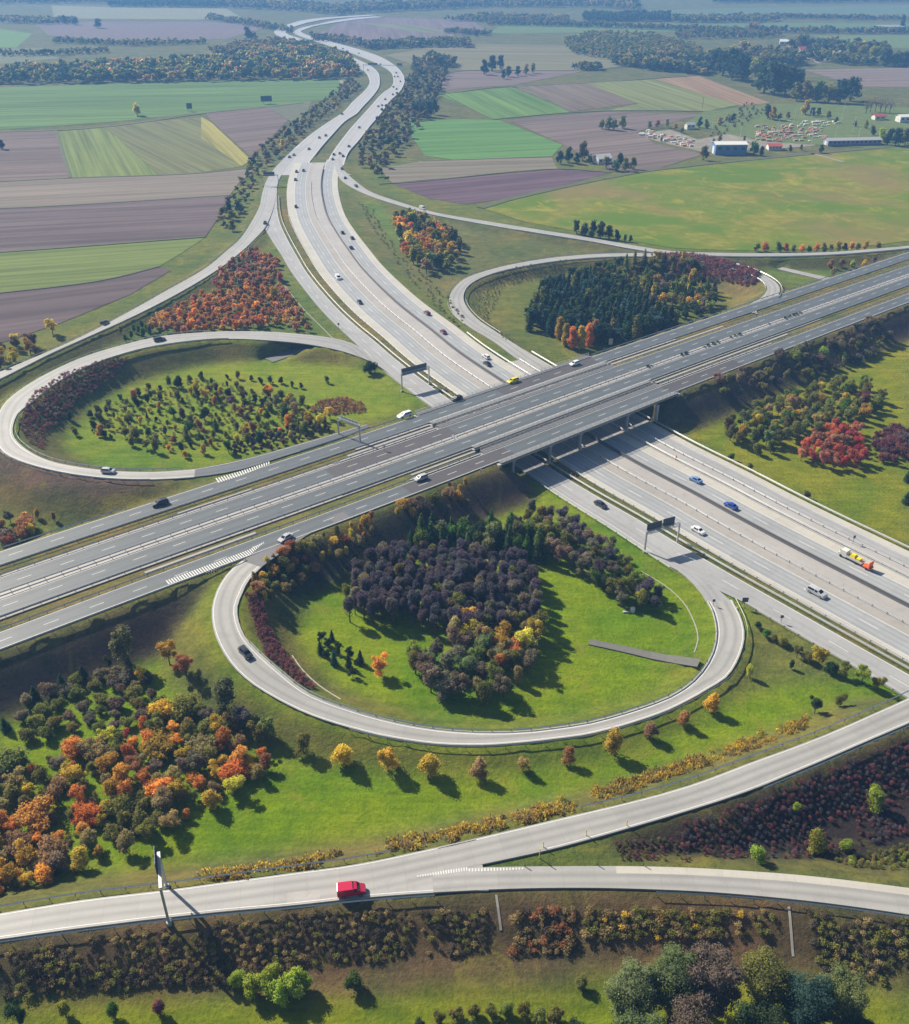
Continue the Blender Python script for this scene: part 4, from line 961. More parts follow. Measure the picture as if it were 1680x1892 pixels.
def on_road(x, y):
    if not (gx[0] < x < gx[-1] and gy[0] < y < gy[-1]): return False
    j = int(round((x-gx[0])/2)); i = int(round((y-gy[0])/2)); return inside[i, j] < 1e8
def wood(px, h, spacing, kinds, pals, where, group, parts=True, rows=False, hv=.2, wide=1.0, zc=None, maxz=99.0):
    n = 0
    for x, y in scatter(px, h*.62 if zc is None else zc, spacing, rows):
        if on_road(x, y) or Hz(x, y) > maxz: continue
        k = pick(kinds); hh = h*rnd.uniform(1-hv, 1+hv)
        tree((x, y, Hz(x, y)-.02), hh, k, pick(pals), where, group, parts, wide*rnd.uniform(.88, 1.14)); n += 1
    return n
def at_px(x, y, h, kind, pal, where, group, parts=True, wide=1.0, label=None):
    """tree whose foot is at photo position (x, y)"""
    return tree(G(x, y) - (0, 0, .03), h, kind, pal, where, group, parts, wide, label)
def stuff(name, label, cat, pts, kind, size, pals, wide=1.0, sv=.3, mat='leaf'):
    Vs, Fs, Ts = [], [], []; base = 0
    for x, y in pts:
        V, Fq, T = ARR[kind, 0 if kind == 'tuft' else rnd.randrange(NV)]; a = rnd.uniform(0, 6.28); s = size*rnd.uniform(1-sv, 1+sv); w = s*wide*rnd.uniform(.85, 1.2)
        c_, s_ = math.cos(a), math.sin(a); c = np.array(PAL[pick(pals)][0])*rnd.uniform(.8, 1.2)
        Vs.append(np.stack([(V[:, 0]*c_-V[:, 1]*s_)*w+x, (V[:, 0]*s_+V[:, 1]*c_)*w+y, V[:, 2]*s+Hz(x, y)-.05], 1)); Ts.append(T*c)
        Fs.append([[i+base for i in q] for q in Fq]); base += len(V)
    if not Vs: return None
    o = link(name, tint_mesh(name, np.vstack(Vs), [q for f in Fs for q in f], np.vstack(Ts), M[mat])); o.color = (1, 1, 1, 1)
    return tag(o, label, cat, None, 'stuff')

# ------------------------------------------------------------------ vegetation of the interchange
# inside the near loop
wood([(628,1078),(700,1014),(765,1000),(980,1020),(998,1090),(992,1140),(930,1146),(860,1150),(800,1140),(720,1122),(640,1118)], 7.0, 2.95, {'ball': 1}, {'plum': .84, 'grey': .12, 'olive': .04}, 'in the dense dusky wood inside the near loop', 'trees of the dusky wood', rows=True, hv=.2, wide=.98, zc=5.2)
wood([(735,1000),(785,972),(870,960),(955,965),(995,988),(1003,1012),(880,1000)], 7.6, 3.0, {'conifer': .5, 'full': .5}, {'dark': .3, 'green': .4, 'silver': .3}, 'on the bridge side of the dusky wood', 'conifers behind the dusky wood', rows=True)
wood([(845,1150),(930,1150),(1000,1140),(992,1205),(965,1250),(880,1285),(805,1262),(750,1222),(770,1200),(830,1185)], 6.4, 3.7, {'round': .8, 'oval': .2}, {'grey': .3, 'olive': .42, 'silver': .14, 'tan': .14}, 'in the mixed copse inside the near loop', 'trees of the mixed copse')
for x, y, h, k, c in ((868,1165,7.5,'round','gold'),(862,1192,7.0,'round','gold'),(970,1212,8.0,'round','yellow'),(928,1205,7.5,'round','gold'),(990,1188,7.5,'round','gold'),(925,1240,6.0,'round','orange'),(955,1222,7.0,'round','orange'),(885,1196,6.0,'round','tan')):
    at_px(x, y, h, k, c, 'standing out in the mixed copse inside the near loop', 'bright trees of the mixed copse')
at_px(703,1248,6.0,'round','orange','', None, label='orange-topped tree at the tip of the mixed copse beside the small conifers')
at_px(766,1206,3.4,'oval','yellow','', None, label='small yellow tree between the dusky wood and the mixed copse')
wood([(575,1176),(612,1168),(672,1216),(655,1240),(598,1206)], 3.6, 3.0, {'conifer': .5, 'round': .5}, {'dark': .8, 'blue': .2}, 'in the small dark group on the grass inside the near loop', 'small dark group inside the near loop')
wood([(955,948),(985,932),(1060,960),(1130,1010),(1218,1085),(1222,1110),(1150,1106),(1080,1050),(1000,1010),(960,985)], 5.6, 3.6, {'round': .8, 'oval': .2}, {'olive': .34, 'grey': .36, 'plum': .24, 'dark': .06}, 'in the belt along the western collector inside the near loop', 'tree belt along the collector')
for x, y, c, h in ((1180,1118,'yellow',4.5),(1100,1085,'green',5.5),(1150,1112,'olive',4.5),(1120,1092,'dark',5)): at_px(x, y, h, 'round', c, 'at the tip of the belt along the western collector', 'tip of the collector belt')
# row of young trees below the near loop
for x, y, h, c in ((495,1362,4.6,'olive'),(561,1390,4.8,'olive'),(635,1412,4.6,'gold'),(717,1424,5.2,'gold'),(795,1432,5.6,'gold'),(884,1438,4.4,'tan'),(966,1424,3.6,'tan'),(1050,1410,4.2,'rust'),(1131,1393,5.6,'gold'),(1201,1362,4.2,'tan'),(1313,1314,4.2,'gold'),(1262,1338,3.4,'rust')):
    at_px(x, y, h*rnd.uniform(1.05, 1.3), 'full', c, 'in the row planted below the near loop', 'row of young trees below the near loop', wide=rnd.uniform(1.0, 1.25))
# big wood at the lower left
wood([(30,1300),(190,1232),(285,1250),(300,1300),(215,1345),(50,1360)], 2.8, 3.4, {'shrub': 1}, {'grey': .5, 'olive': .45, 'plum': .05}, 'in the thicket between the embankment and the orange wood', 'thicket beside the orange wood', wide=.95)
wood([(-30,1400),(110,1385),(240,1345),(310,1295),(420,1315),(500,1370),(505,1415),(420,1465),(330,1515),(230,1560),(100,1610),(-30,1650)], 4.0, 3.2, {'round': .4, 'full': .4, 'shrub': .2}, {'olive': .32, 'grey': .06, 'orange': .20, 'rust': .06, 'gold': .18, 'tan': .18}, 'in the autumn wood left of the foreground meadow', 'trees of the autumn wood', hv=.4, wide=1.12)
stuff('undergrowth', 'olive weeds and saplings under the autumn wood', 'undergrowth', scatter([(-30,1420),(110,1400),(240,1360),(310,1310),(420,1330),(490,1385),(470,1430),(330,1525),(230,1570),(100,1620),(-30,1660)], 0, 2.6), 'shrub', .9, {'olive': .5, 'moss': .25, 'tan': .15, 'drab': .1}, 1.0)
for x, y, h, k, c, lb in ((231,1222,9.6,'full','silver','tall silvery-green tree at the foot of the upper embankment'),(201,1232,3.0,'round','dark','small dark round bush-like tree beside the tall silvery-green one'),
    (314,1228,6.4,'round','gold','golden tree beside the rust-brown one near the loop bend'),(345,1250,6.6,'round','rust','rust-brown tree beside the golden one near the loop bend'),
    (418,1316,9.6,'full','silver','broad silvery-green tree close under the left bend of the near loop'),(452,1345,6.0,'round','plum','dusky tree in the shade below the broad silvery-green one'),
    (262,1262,3.8,'round','gold','small golden tree on the edge of the thicket'),(235,1365,2.6,'round','red','small scarlet tree among the autumn wood')):
    at_px(x, y, h, k, c, '', None, label=lb)
for x, y in ((155,1252),(115,1268),(65,1290),(12,1350)): at_px(x, y, 3.6, 'conifer', 'dark', 'in the line along the foot of the upper embankment', 'dark trees along the embankment foot', wide=1.5)
# left loop
wood([(160,790),(185,745),(250,715),(370,690),(470,718),(560,735),(615,780),(520,800),(430,825),(320,838),(240,812)], 3.8, 4.7, {'round': .3, 'full': .5, 'oval': .15, 'conifer': .05}, {'olive': .40, 'dark': .14, 'green': .14, 'grey': .1, 'gold': .09, 'rust': .08, 'orange': .03}, 'in the young plantation inside the left loop', 'young plantation in the left loop', hv=.45)
stuff('undergrowth', 'olive weeds under the young plantation in the left loop', 'undergrowth', scatter([(190,790),(200,752),(260,722),(370,698),(470,724),(555,742),(605,780),(520,800),(430,822),(320,832),(250,810)], 0, 2.8), 'shrub', 1.0, {'olive': .5, 'moss': .2, 'tan': .2, 'drab': .1}, 1.1)
for x, y in ((130,772),(136,795),(140,802),(168,768),(190,780),(195,805),(372,697),(420,697),(440,697),(465,700),(482,706),(500,706),(520,706),(540,712),(557,715),(604,705)):
    at_px(x, y+3, rnd.uniform(2.2, 3.6), 'full', pick({'dark': .7, 'olive': .3}), 'dotted on the grass at the rim of the left loop plantation', 'dotted dark trees in the left loop', wide=1.1)
wood([(425,815),(480,800),(600,770),(612,790),(520,820),(430,838)], 2.2, 2.4, {'shrub': 1}, {'plum': .5, 'grey': .3, 'maroon': .2}, 'in the hedge beside the left loop plantation', 'hedge in the left loop', wide=.55, parts=False)
for x, y, c in ((533,752,'gold'),(545,770,'tan'),(590,790,'yellow'),(500,735,'orange'),(610,775,'gold')): at_px(x, y, 5.2, 'round', c, 'at the right end of the left loop plantation', 'bright trees in the left loop plantation')
stuff('ground_cover', 'patch of low maroon shrubs on the grass inside the left loop', 'shrubs', scatter([(572,752),(590,735),(640,730),(672,742),(676,758),(610,762)], 1.0, 1.0), 'shrub', .8, {'maroon': .6, 'rust': .4}, 1.1)
at_px(684,690,5.5,'shrub','dark','',None,wide=.8,label='large dark shrub on the grass below the left collector')
stuff('scrub', 'maroon and grey scrub on the inner slope of the left loop', 'scrub', scatter([(38,800),(66,742),(125,702),(200,676),(240,668),(210,690),(140,732),(80,796),(82,836),(62,834)], 4.5, 1.1), 'shrub', .95, {'maroon': .75, 'grey': .25}, 1.1)
# left edge bits
wood([(-20,960),(20,940),(60,970),(30,1000),(-20,1010)], 4.5, 4.5, {'round': .5, 'shrub': .5}, {'grey': .5, 'olive': .3, 'rust': .2}, 'at the foot of the far bank of the upper motorway', 'copse beside the far bank')
for x, y, h, c in ((70,958,3.5,'gold'),(101,962,3.0,'tan'),(62,990,4.2,'yellow')): at_px(x, y, h, 'oval', c, 'on the grass beside the far bank of the upper motorway', 'young trees beside the far bank')
wood([(0,640),(20,620),(60,625),(70,650),(20,672),(-10,680)], 6, 6, {'round': 1}, {'gold': .5, 'grey': .5}, 'between the ploughed field and the field ramp', 'trees beside the field ramp')
at_px(98,618,7.5,'round','gold','',None,label='lone golden tree on the edge of the dark ploughed field')
# rust wood between the field ramp and the motorway
wood([(385,500),(470,462),(512,480),(520,515),(470,530),(400,530)], 4.6, 3.7, {'round': .6, 'full': .4}, {'rust': .4, 'brick': .4, 'grey': .2}, 'in the rust wood beside the field ramp', 'trees of the rust wood', parts=False, wide=1.05)
wood([(300,575),(375,540),(520,525),(548,560),(560,585),(440,600),(330,608),(280,600)], 4.6, 3.7, {'round': .6, 'full': .4}, {'orange': .30, 'rust': .40, 'brick': .22, 'tan': .08}, 'in the orange side of the rust wood', 'trees of the rust wood', parts=False, wide=1.05)
at_px(508,562,8.6,'oval','yellow','',None,label='tall yellow tree at the motorway end of the rust wood')
wood([(520,560),(560,575),(570,600),(540,603)], 5, 5, {'round': 1}, {'tan': .5, 'rust': .5}, 'at the tip of the rust wood', 'tip of the rust wood', parts=False)
wood([(220,610),(270,596),(280,608),(225,625)], 4, 4, {'oval': 1}, {'green': .6, 'olive': .4}, 'on the grass between the field ramp and the left loop', 'small trees between ramp and loop', parts=False)
# triangle right of the motorway
wood([(730,400),(760,385),(795,400),(850,440),(845,478),(785,488),(745,455)], 8, 5.2, {'round': .8, 'oval': .2}, {'olive': .4, 'gold': .22, 'dark': .2, 'orange': .1, 'tan': .08}, 'in the mixed copse beside the motorway bend', 'copse beside the motorway bend', parts=False)
stuff('scrub', 'brown and green weeds along the embankment of the motorway bend', 'scrub', scatter([(660,370),(690,385),(740,470),(800,520),(860,590),(850,610),(780,540),(700,440)], 1.0, 4.5), 'shrub', 1.5, {'grey': .3, 'olive': .4, 'tan': .3}, .9)
# far loop
wood([(972,590),(985,550),(1010,520),(1090,512),(1180,540),(1250,585),(1200,600),(1110,615),(1040,600)], 9.0, 4.0, {'conifer': .55, 'poplar': .25, 'round': .2}, {'dark': .55, 'blue': .35, 'olive': .1}, 'in the dark wood inside the far loop', 'trees of the dark wood in the far loop', parts=False, wide=1.15)
wood([(1050,498),(1150,484),(1290,492),(1330,540),(1305,572),(1250,588),(1180,540),(1090,512)], 6.4, 4.6, {'round': .6, 'conifer': .4}, {'dark': .35, 'olive': .3, 'green': .15, 'gold': .08, 'grey': .12}, 'in the mixed rear of the wood inside the far loop', 'mixed rear of the far loop wood', parts=False)
for x, y, c in ((1034,628,'gold'),(1046,640,'gold'),(1058,646,'orange'),(1074,645,'gold'),(1088,640,'orange'),(1100,632,'rust')): at_px(x, y, 9.5, 'poplar', c, 'on the front edge of the dark wood in the far loop', 'golden poplars of the far loop', wide=1.4)
at_px(1293,570,5,'round','yellow','',None,label='yellow tree at the right end of the wood inside the far loop')
stuff('scrub', 'maroon hedge of shrubs inside the right bend of the far loop', 'scrub', scatter([(1215,490),(1300,492),(1350,508),(1400,528),(1392,546),(1340,528),(1240,508)], 1.5, 1.8), 'shrub', 2.4, {'maroon': .8, 'plum': .2}, .9)
stuff('scrub', 'dark weeds on the inner slope of the far loop', 'scrub', scatter([(870,560),(880,530),(950,503),(1050,492),(1040,505),(930,525),(900,590),(950,630),(930,625)], 1.5, 2.0), 'shrub', 1.0, {'grey': .4, 'olive': .5, 'dark': .1}, .7)
# meadow on the right
wood([(1340,775),(1420,738),(1510,705),(1600,700),(1635,730),(1610,760),(1540,780),(1470,808),(1420,830),(1345,800)], 5.8, 4.4, {'round': .6, 'full': .4}, {'olive': .5, 'gold': .14, 'green': .1, 'tan': .1, 'maroon': .08, 'silver': .08}, 'in the copse on the meadow beside the eastern collector', 'copse on the eastern meadow')
wood([(1478,835),(1500,800),(1535,778),(1580,782),(1602,835),(1560,856),(1505,848)], 5.0, 3.4, {'round': 1}, {'red': .6, 'brick': .4}, 'in the red clump in front of the meadow copse', 'scarlet clump on the eastern meadow')
at_px(1508,848,4.6,'oval','yellow','',None,label='slim yellow tree beside the scarlet clump')
wood([(1605,805),(1680,785),(1720,800),(1720,850),(1640,845)], 4.4, 3.6, {'round': .5, 'shrub': .5}, {'maroon': .9, 'plum': .1}, 'in the maroon thicket behind the scarlet clump', 'maroon thicket on the eastern meadow', wide=.9)
for x, y in ((1676,890),(1674,930)): at_px(x, y, 4, 'conifer', 'dark', 'alone on the eastern meadow', 'dark trees on the eastern meadow', wide=1.6)
for x, y, c in ((1350,850,'green'),(1385,868,'olive'),(1490,920,'olive'),(1645,850,'gold')): at_px(x, y, 2.6, 'shrub', c, 'on the meadow verge of the eastern collector', 'verge shrubs by the eastern collector', wide=.7)
# slopes of the upper motorway
wood([(1295,712),(1380,680),(1500,640),(1630,598),(1650,625),(1560,660),(1440,700),(1330,735)], 4.0, 4.4, {'shrub': .6, 'round': .4}, {'grey': .5, 'olive': .3, 'lime': .1, 'plum': .1}, 'on the shaded slope right of the bridge', 'shrubs on the slope right of the bridge', wide=.85, zc=5, maxz=7.4)
wood([(463,1095),(490,1045),(600,992),(690,957),(690,985),(570,1048),(490,1105)], 3.2, 2.5, {'shrub': .6, 'full': .4}, {'rust': .12, 'gold': .3, 'tan': .28, 'olive': .3}, 'on the inner slope at the start of the near loop', 'shrubs on the slope of the near loop', wide=.8, zc=6, maxz=7.4)
wood([(680,958),(750,920),(860,888),(862,925),(765,955)], 3.2, 2.6, {'shrub': .6, 'full': .4}, {'grey': .3, 'gold': .3, 'tan': .2, 'olive': .2}, 'on the shaded slope left of the bridge', 'shrubs on the slope left of the bridge', wide=.8, zc=6, maxz=7.4)
stuff('scrub', 'maroon scrub on the inner slope of the near loop', 'scrub', scatter([(458,1120),(482,1115),(500,1165),(548,1232),(585,1268),(560,1268),(490,1215)], 4.0, 1.0), 'shrub', 1.2, {'maroon': .9, 'plum': .1}, .9)
# median planting of the upper motorway
for s0 in [q for q in np.arange(203, 300, 1.9) if math.sin(q*.37)+math.sin(q*.11) > .1]:
    tree(np.array(upt(s0 + rnd.uniform(-1, 1), -1.55 + rnd.uniform(-.15, .15), ZU-.1)), rnd.uniform(.7, 1.2), 'shrub', pick({'dark': .7, 'olive': .3}), 'in the median of the upper motorway right of the bridge', 'median shrubs of the upper motorway', False, 1.1)
# triangle between collector, loop and branch road
for x, y, h, k, c in ((1512,1228,5.6,'round','gold'),(1472,1215,3.4,'round','olive'),(1446,1192,2.8,'shrub','lime'),(1592,1262,5.0,'round','lime'),(1556,1250,4.0,'round','olive'),(1384,1250,3.6,'oval','yellow'),(1462,1236,2.6,'oval','dark'),(1415,1178,2.4,'shrub','green'),(1400,1160,2.0,'shrub','dark'),(1430,1186,2.4,'shrub','olive'),(1490,1222,3.0,'shrub','olive'),(1535,1245,3.4,'shrub','dark'),(1620,1275,4,'round','olive'),(1505,1318,4.5,'round','dark'),(1550,1305,3.5,'round','olive')):
    at_px(x, y, h, k, c, 'between the western collector and the climbing branch road', 'trees between collector and branch road', wide=.7 if k == 'shrub' else 1)
# foreground
reeds = [(340,1624),(430,1612),(520,1598),(610,1582),(700,1563),(780,1546),(850,1532),(940,1510),(1030,1486),(1110,1460),(1200,1430),(1280,1404),(1360,1376),(1430,1350),(1490,1328)]
rp_ = []
for p in resamp(np.array(reeds, float), n=1500):
    g_ = G(p[0]+rnd.uniform(-6, 6), p[1]+rnd.uniform(-3, 22))
    if not on_road(g_[0], g_[1]) and math.sin(g_[0]*.45)+math.sin(g_[0]*.17+1)+rnd.uniform(-1, 1) > (-.9 if p[0] > 950 else -.1): rp_.append((g_[0], g_[1]))
stuff('reeds', 'band of golden reeds along the far side of the foreground road', 'reeds', rp_, 'tuft', .9, {'gold': .4, 'tan': .3, 'yellow': .2, 'olive': .1}, 1.1, sv=.5, mat='reed')
def slope_stuff(px, label, size, sp, pals, zc=2.5, wide=.75, kind='shrub'):
    pts = [q for q in scatter(px, zc, sp, maxn=1200) if not on_road(*q) and math.sin(q[0]*.35+q[1]*.2)+math.sin(q[0]*.13-q[1]*.41)+rnd.uniform(-1.2, 1.2) > -1.3]
    return stuff('scrub', label, 'scrub', pts, kind, size, pals, wide)
slope_stuff([(-60,1790),(180,1745),(420,1715),(600,1700),(900,1690),(900,1745),(620,1765),(420,1795),(200,1815),(-60,1840)], 'brown scrub on the slope below the foreground road', 0.7, 1.0, {'drab': .35, 'umber': .1, 'olive': .2, 'tan': .35}, wide=1.4)
slope_stuff([(942,1690),(1062,1685),(1056,1745),(948,1748)], 'rusty scrub block on the slope right of the sloping drain', 1.0, 1.0, {'rust': .2, 'tan': .6, 'drab': .2}, wide=1.2)
slope_stuff([(1075,1690),(1430,1695),(1430,1728),(1080,1728)], 'olive-gold scrub block on the slope below the lower branch road', 0.9, 1.0, {'olive': .5, 'tan': .4, 'gold': .1}, wide=1.3)
slope_stuff([(1490,1700),(1700,1720),(1700,1810),(1520,1780)], 'olive scrub on the slope at the far end of the lower branch road', 1.0, 1.1, {'olive': .5, 'drab': .3, 'tan': .2}, wide=1.2)
slope_stuff([(0,1812),(300,1800),(420,1800),(420,1822),(0,1832)], 'dark ditch weeds at the foot of the brown scrub', 1.1, 1.1, {'olive': .3, 'umber': .7}, 0, wide=1.0)
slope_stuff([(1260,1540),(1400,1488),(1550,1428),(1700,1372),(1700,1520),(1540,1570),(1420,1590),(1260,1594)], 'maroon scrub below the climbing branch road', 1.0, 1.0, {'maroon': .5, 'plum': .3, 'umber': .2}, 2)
slope_stuff([(1130,1560),(1275,1545),(1275,1592),(1150,1594)], 'maroon weeds in the wedge between the two branch roads', 0.8, .8, {'maroon': .5, 'grey': .3, 'olive': .2}, 4)
slope_stuff([(1540,1592),(1700,1548),(1700,1612),(1580,1612)], 'yellow-green weeds beside the lower branch road', 1.0, 1.0, {'olive': .5, 'lime': .25, 'tan': .25}, 1)
for x, y, h in ((1612,1490,5.4),(1505,1572,5.2),(1398,1594,4.2),(1562,1572,3.4),(1470,1500,2.6)): at_px(x, y, h, 'full', 'lime', 'among the maroon scrub below the climbing branch road', 'lime trees in the maroon scrub', wide=1.2)
for x, y, h, k, c, w, lb in ((655,1825,3.6,'shrub','green',.7,'mid-green shrub in the ditch right of the lime ones'),
    (35,1890,4.2,'round','dark',1.0,'small dark green round tree on the foreground grass'),(122,1878,3.9,'oval','lime',1.1,'small lime tree on the foreground grass beside the dark green one'),(211,1880,3.7,'oval','green',1.1,'small mid-green tree on the foreground grass'),(296,1874,3.5,'oval','maroon',1.2,'small maroon tree on the foreground grass'),
    (1074,1826,3.0,'shrub','olive',.55,'small olive shrub at the end of the foreground grass bank')):
    at_px(x, y, h, k, c, '', None, wide=w, label=lb)
for x, y, h, k, c, w, lb in ((1160,1885,13.0,'big','silver',.95,'big silvery-green tree at the left of the foreground clump'),(1232,1868,14.5,'big','silver',.9,'tallest silvery-green tree of the foreground clump'),(1305,1872,14.0,'big','grey',.9,'big grey-leaved tree in the middle of the foreground clump'),
    (1398,1862,13.0,'big','moss',.95,'big moss-green tree in the foreground clump'),(1475,1900,12.5,'big','blue',1.0,'big bluish-green tree right of the moss-green one in the foreground clump'),(1540,1890,11.0,'big','silver',1.0,'outermost silvery-green tree at the right of the foreground clump'),
    (1390,1940,11,'big','dark',1.0,'dark green tree low in the foreground clump'),(1265,1950,12,'big','grey',1.0,'grey-brown tree low in the foreground clump'),(1575,1935,7,'big','dark',1.0,'low dark tree at the right foot of the foreground clump'),(1165,1960,11,'big','silver',1.0,'silvery-green tree low at the left of the foreground clump')):
    at_px(x, y, h, k, c, '', None, wide=w, label=lb)
for x, y, h in ((438,1822,3.6),(468,1838,4.6),(492,1830,5.0),(520,1850,5.2),(545,1838,5.4),(562,1828,4.2),(505,1815,4.6)): at_px(x, y, h, 'shrub', 'lime', 'in the lime thicket at the foot of the brown scrub', 'lime thicket below the foreground road', wide=.62)
wood([(770,1875),(860,1858),(1000,1862),(1100,1870),(1100,1930),(770,1930)], 3.2, 2.8, {'shrub': 1}, {'dark': .4, 'olive': .5, 'green': .1}, 'in the low hedge left of the foreground clump', 'low hedge in the foreground', wide=.6)

# ------------------------------------------------------------------ farmland trees
def far_wood(px, h, sp, pals, label, kinds=('round',), name='woodland'):
    pts = [q for q in scatter(px, 0.0, sp, maxn=900)]
    return stuff(name, label, 'woodland', pts, kinds[0], h, pals, 1.15)
AUT = {'olive': .42, 'blue': .2, 'dark': .12, 'tan': .14, 'grey': .12}
far_wood([(-60,157),(380,151),(640,146),(665,138),(645,112),(560,88),(400,112),(300,122),(150,128),(-60,140)], 12, 9, {'olive': .40, 'blue': .26, 'dark': .16, 'tan': .12, 'rust': .06}, 'long dark woodland belt beyond the green field left of the motorway')
far_wood([(390,98),(450,82),(520,78),(600,96),(560,104),(420,112)], 9, 9, {'olive': .4, 'tan': .35, 'grey': .25}, 'tawny scrub woodland inside the far bend of the motorway')
far_wood([(575,68),(640,74),(700,86),(690,92),(640,82),(580,76)], 8, 8, AUT, 'thin tree belt on the field side of the far motorway')
far_wood([(680,92),(760,88),(870,88),(866,80),(760,80),(680,86)], 10, 8, AUT, 'dark hedge belt in front of the pale fields right of the motorway')
far_wood([(-60,8),(250,6),(560,22),(640,30),(640,20),(560,10),(250,-2),(-60,-4)], 14, 14, AUT, 'hazy wood along the far edge of the plain, left part')
far_wood([(200,13),(400,14),(420,8),(200,6)], 14, 14, {'blue': .6, 'dark': .4}, 'straight hazy wood behind the pale field')
far_wood([(640,26),(900,14),(1100,14),(1180,20),(1180,8),(900,4),(640,14)], 14, 14, AUT, 'hazy wood along the far edge of the plain, middle part')
far_wood([(1080,40),(1235,40),(1235,32),(1080,32)], 13, 10, {'blue': .6, 'dark': .4}, 'first rectangular hazy wood before the far green fields')
far_wood([(1245,42),(1400,42),(1450,38),(1400,34),(1245,35)], 11, 10, AUT, 'second hazy wood before the far green fields')
far_wood([(1320,6),(1500,6),(1740,4),(1740,-2),(1320,-2)], 14, 14, {'blue': .7, 'olive': .3}, 'hazy wood along the far edge of the plain, right part')
far_wood([(1060,100),(1130,112),(1200,122),(1270,128),(1300,110),(1290,90),(1200,66),(1090,64),(1040,80)], 8, 9, {'olive': .6, 'tan': .25, 'green': .15}, 'olive woodland on the rise behind the striped fields')
far_wood([(1190,130),(1300,138),(1330,128),(1300,116),(1190,112)], 10, 8, {'blue': .5, 'dark': .3, 'olive': .2}, 'dark belt below the olive woodland')
far_wood([(1250,72),(1400,72),(1450,66),(1400,60),(1250,63)], 9, 10, AUT, 'hedge belt behind the olive woodland')
far_wood([(820,38),(910,42),(1050,44),(1050,36),(900,32)], 10, 10, AUT, 'hedge belt between the purple and the green far fields')
far_wood([(0,42),(80,46),(140,44),(140,38),(0,36)], 9, 10, AUT, 'hedge belt left of the pale far field')
for px_, h_, sp_, lb_ in (
    ([(900,47),(1050,50),(1300,58),(1300,54),(1050,46),(900,43)], 8, 8, 'thin hedge line between the two green fields far right of the motorway'),
    ([(1300,60),(1500,62),(1740,64),(1740,60),(1500,58),(1300,57)], 9, 9, 'hedge line across the far right green fields'),
    ([(1420,34),(1600,38),(1740,38),(1740,35),(1600,34),(1420,30)], 8, 10, 'hedge line below the farthest teal field'),
    ([(1130,120),(1190,128),(1260,134),(1300,140),(1300,134),(1240,124),(1140,112)], 11, 7, 'bluish tree belt on the corner of the pale field and the olive woodland'),
    ([(1300,128),(1400,132),(1480,122),(1470,108),(1400,106),(1310,112)], 14, 9, 'tall mixed wood behind the striped fields'),
    ([(1480,110),(1560,120),(1690,124),(1740,122),(1740,112),(1600,112),(1500,102)], 10, 8, 'garden trees along the far hamlet'),
    ([(1460,92),(1500,100),(1600,104),(1640,108),(1640,100),(1540,92),(1470,86)], 15, 9, 'tall dark row behind the far hamlet'),
    ([(820,62),(900,66),(910,62),(830,58)], 7, 7, 'short hedge at the corner of the purple far field'),
    ([(100,80),(250,86),(380,82),(380,78),(250,80),(100,75)], 7, 8, 'hedge line before the woodland belt on the left'),
    ([(380,36),(480,52),(540,62),(540,56),(480,45),(390,31)], 8, 9, 'hedge line left of the far motorway bend'),
    ([(0,104),(100,104),(200,98),(200,94),(100,99),(0,99)], 7, 8, 'tawny hedge beyond the woodland belt'),
    ([(780,118),(830,126),(840,118),(800,108)], 10, 7, 'clump beside the pale field right of the far motorway'),
    ([(1060,128),(1110,131),(1110,127),(1060,124)], 8, 6, 'short bush row on the purple field edge')):
    far_wood(px_, h_, sp_, {'olive': .4, 'blue': .3, 'dark': .1, 'tan': .2}, lb_, name='hedgerow')
far_wood([(1380,192),(1420,205),(1340,250),(1300,255)], 3, 9, {'grey': .5, 'olive': .5}, 'low weeds around the storage depot')
# countable trees along the motorway and between the fields
far_wood([(650,150),(668,163),(560,252),(482,318),(445,405),(395,438),(425,372),(472,288),(545,228)], 5.0, 8.5, {'olive': .5, 'blue': .18, 'grey': .2, 'tan': .12}, 'loose belt of small trees along the field side of the far motorway')
for x, y, h, c in ((535,254,8,'blue'),(550,248,8,'blue'),(522,270,6,'gold'),(535,264,6,'gold'),(425,398,8,'blue'),(440,392,7,'dark'),(430,428,7,'olive')): at_px(x, y, h, 'full', c, 'in the clump on the field side of the far motorway', 'clump west of the far motorway', False)
far_wood([(765,112),(828,132),(808,182),(775,235),(722,300),(700,328),(668,318),(652,290),(700,230),(748,172)], 7.0, 10, {'olive': .45, 'blue': .27, 'grey': .18, 'tan': .1}, 'loose belt of trees along the east side of the far motorway')
for x, y in ((768,214),(780,216),(792,216),(802,212),(775,206)): at_px(x, y, 15, 'full', 'blue', 'in the tall clump by the motorway bend', 'tall clump by the motorway bend', False)
for x, y, h, c in ((896,138,17,'blue'),(910,132,20,'dark'),(925,128,18,'blue'),(940,142,13,'blue'),(957,140,12,'blue'),(972,138,12,'tan'),(985,135,12,'olive'),(930,146,10,'dark')): at_px(x, y, h, 'full', c, 'in the round clump on the pale and purple field', 'round clump between the far fields', False)
for x, y, h, c in ((1035,303,10,'blue'),(1050,300,11,'dark'),(1076,297,14,'olive'),(1090,302,8,'dark'),(1066,303,8,'blue'),(1120,312,9,'olive'),(1138,316,10,'green'),(1155,316,10,'olive'),(1170,313,9,'olive'),(1145,308,10,'dark')): at_px(x, y, h, 'full', c, 'around the farmhouse on the purple field', 'trees around the farmhouse', False)
for x, y, h in ((1124,240,11),(1134,241,12),(1150,238,12),(1112,238,10)): at_px(x, y, h, 'full', 'olive', 'in the group left of the storage depot', 'group left of the storage depot', False)
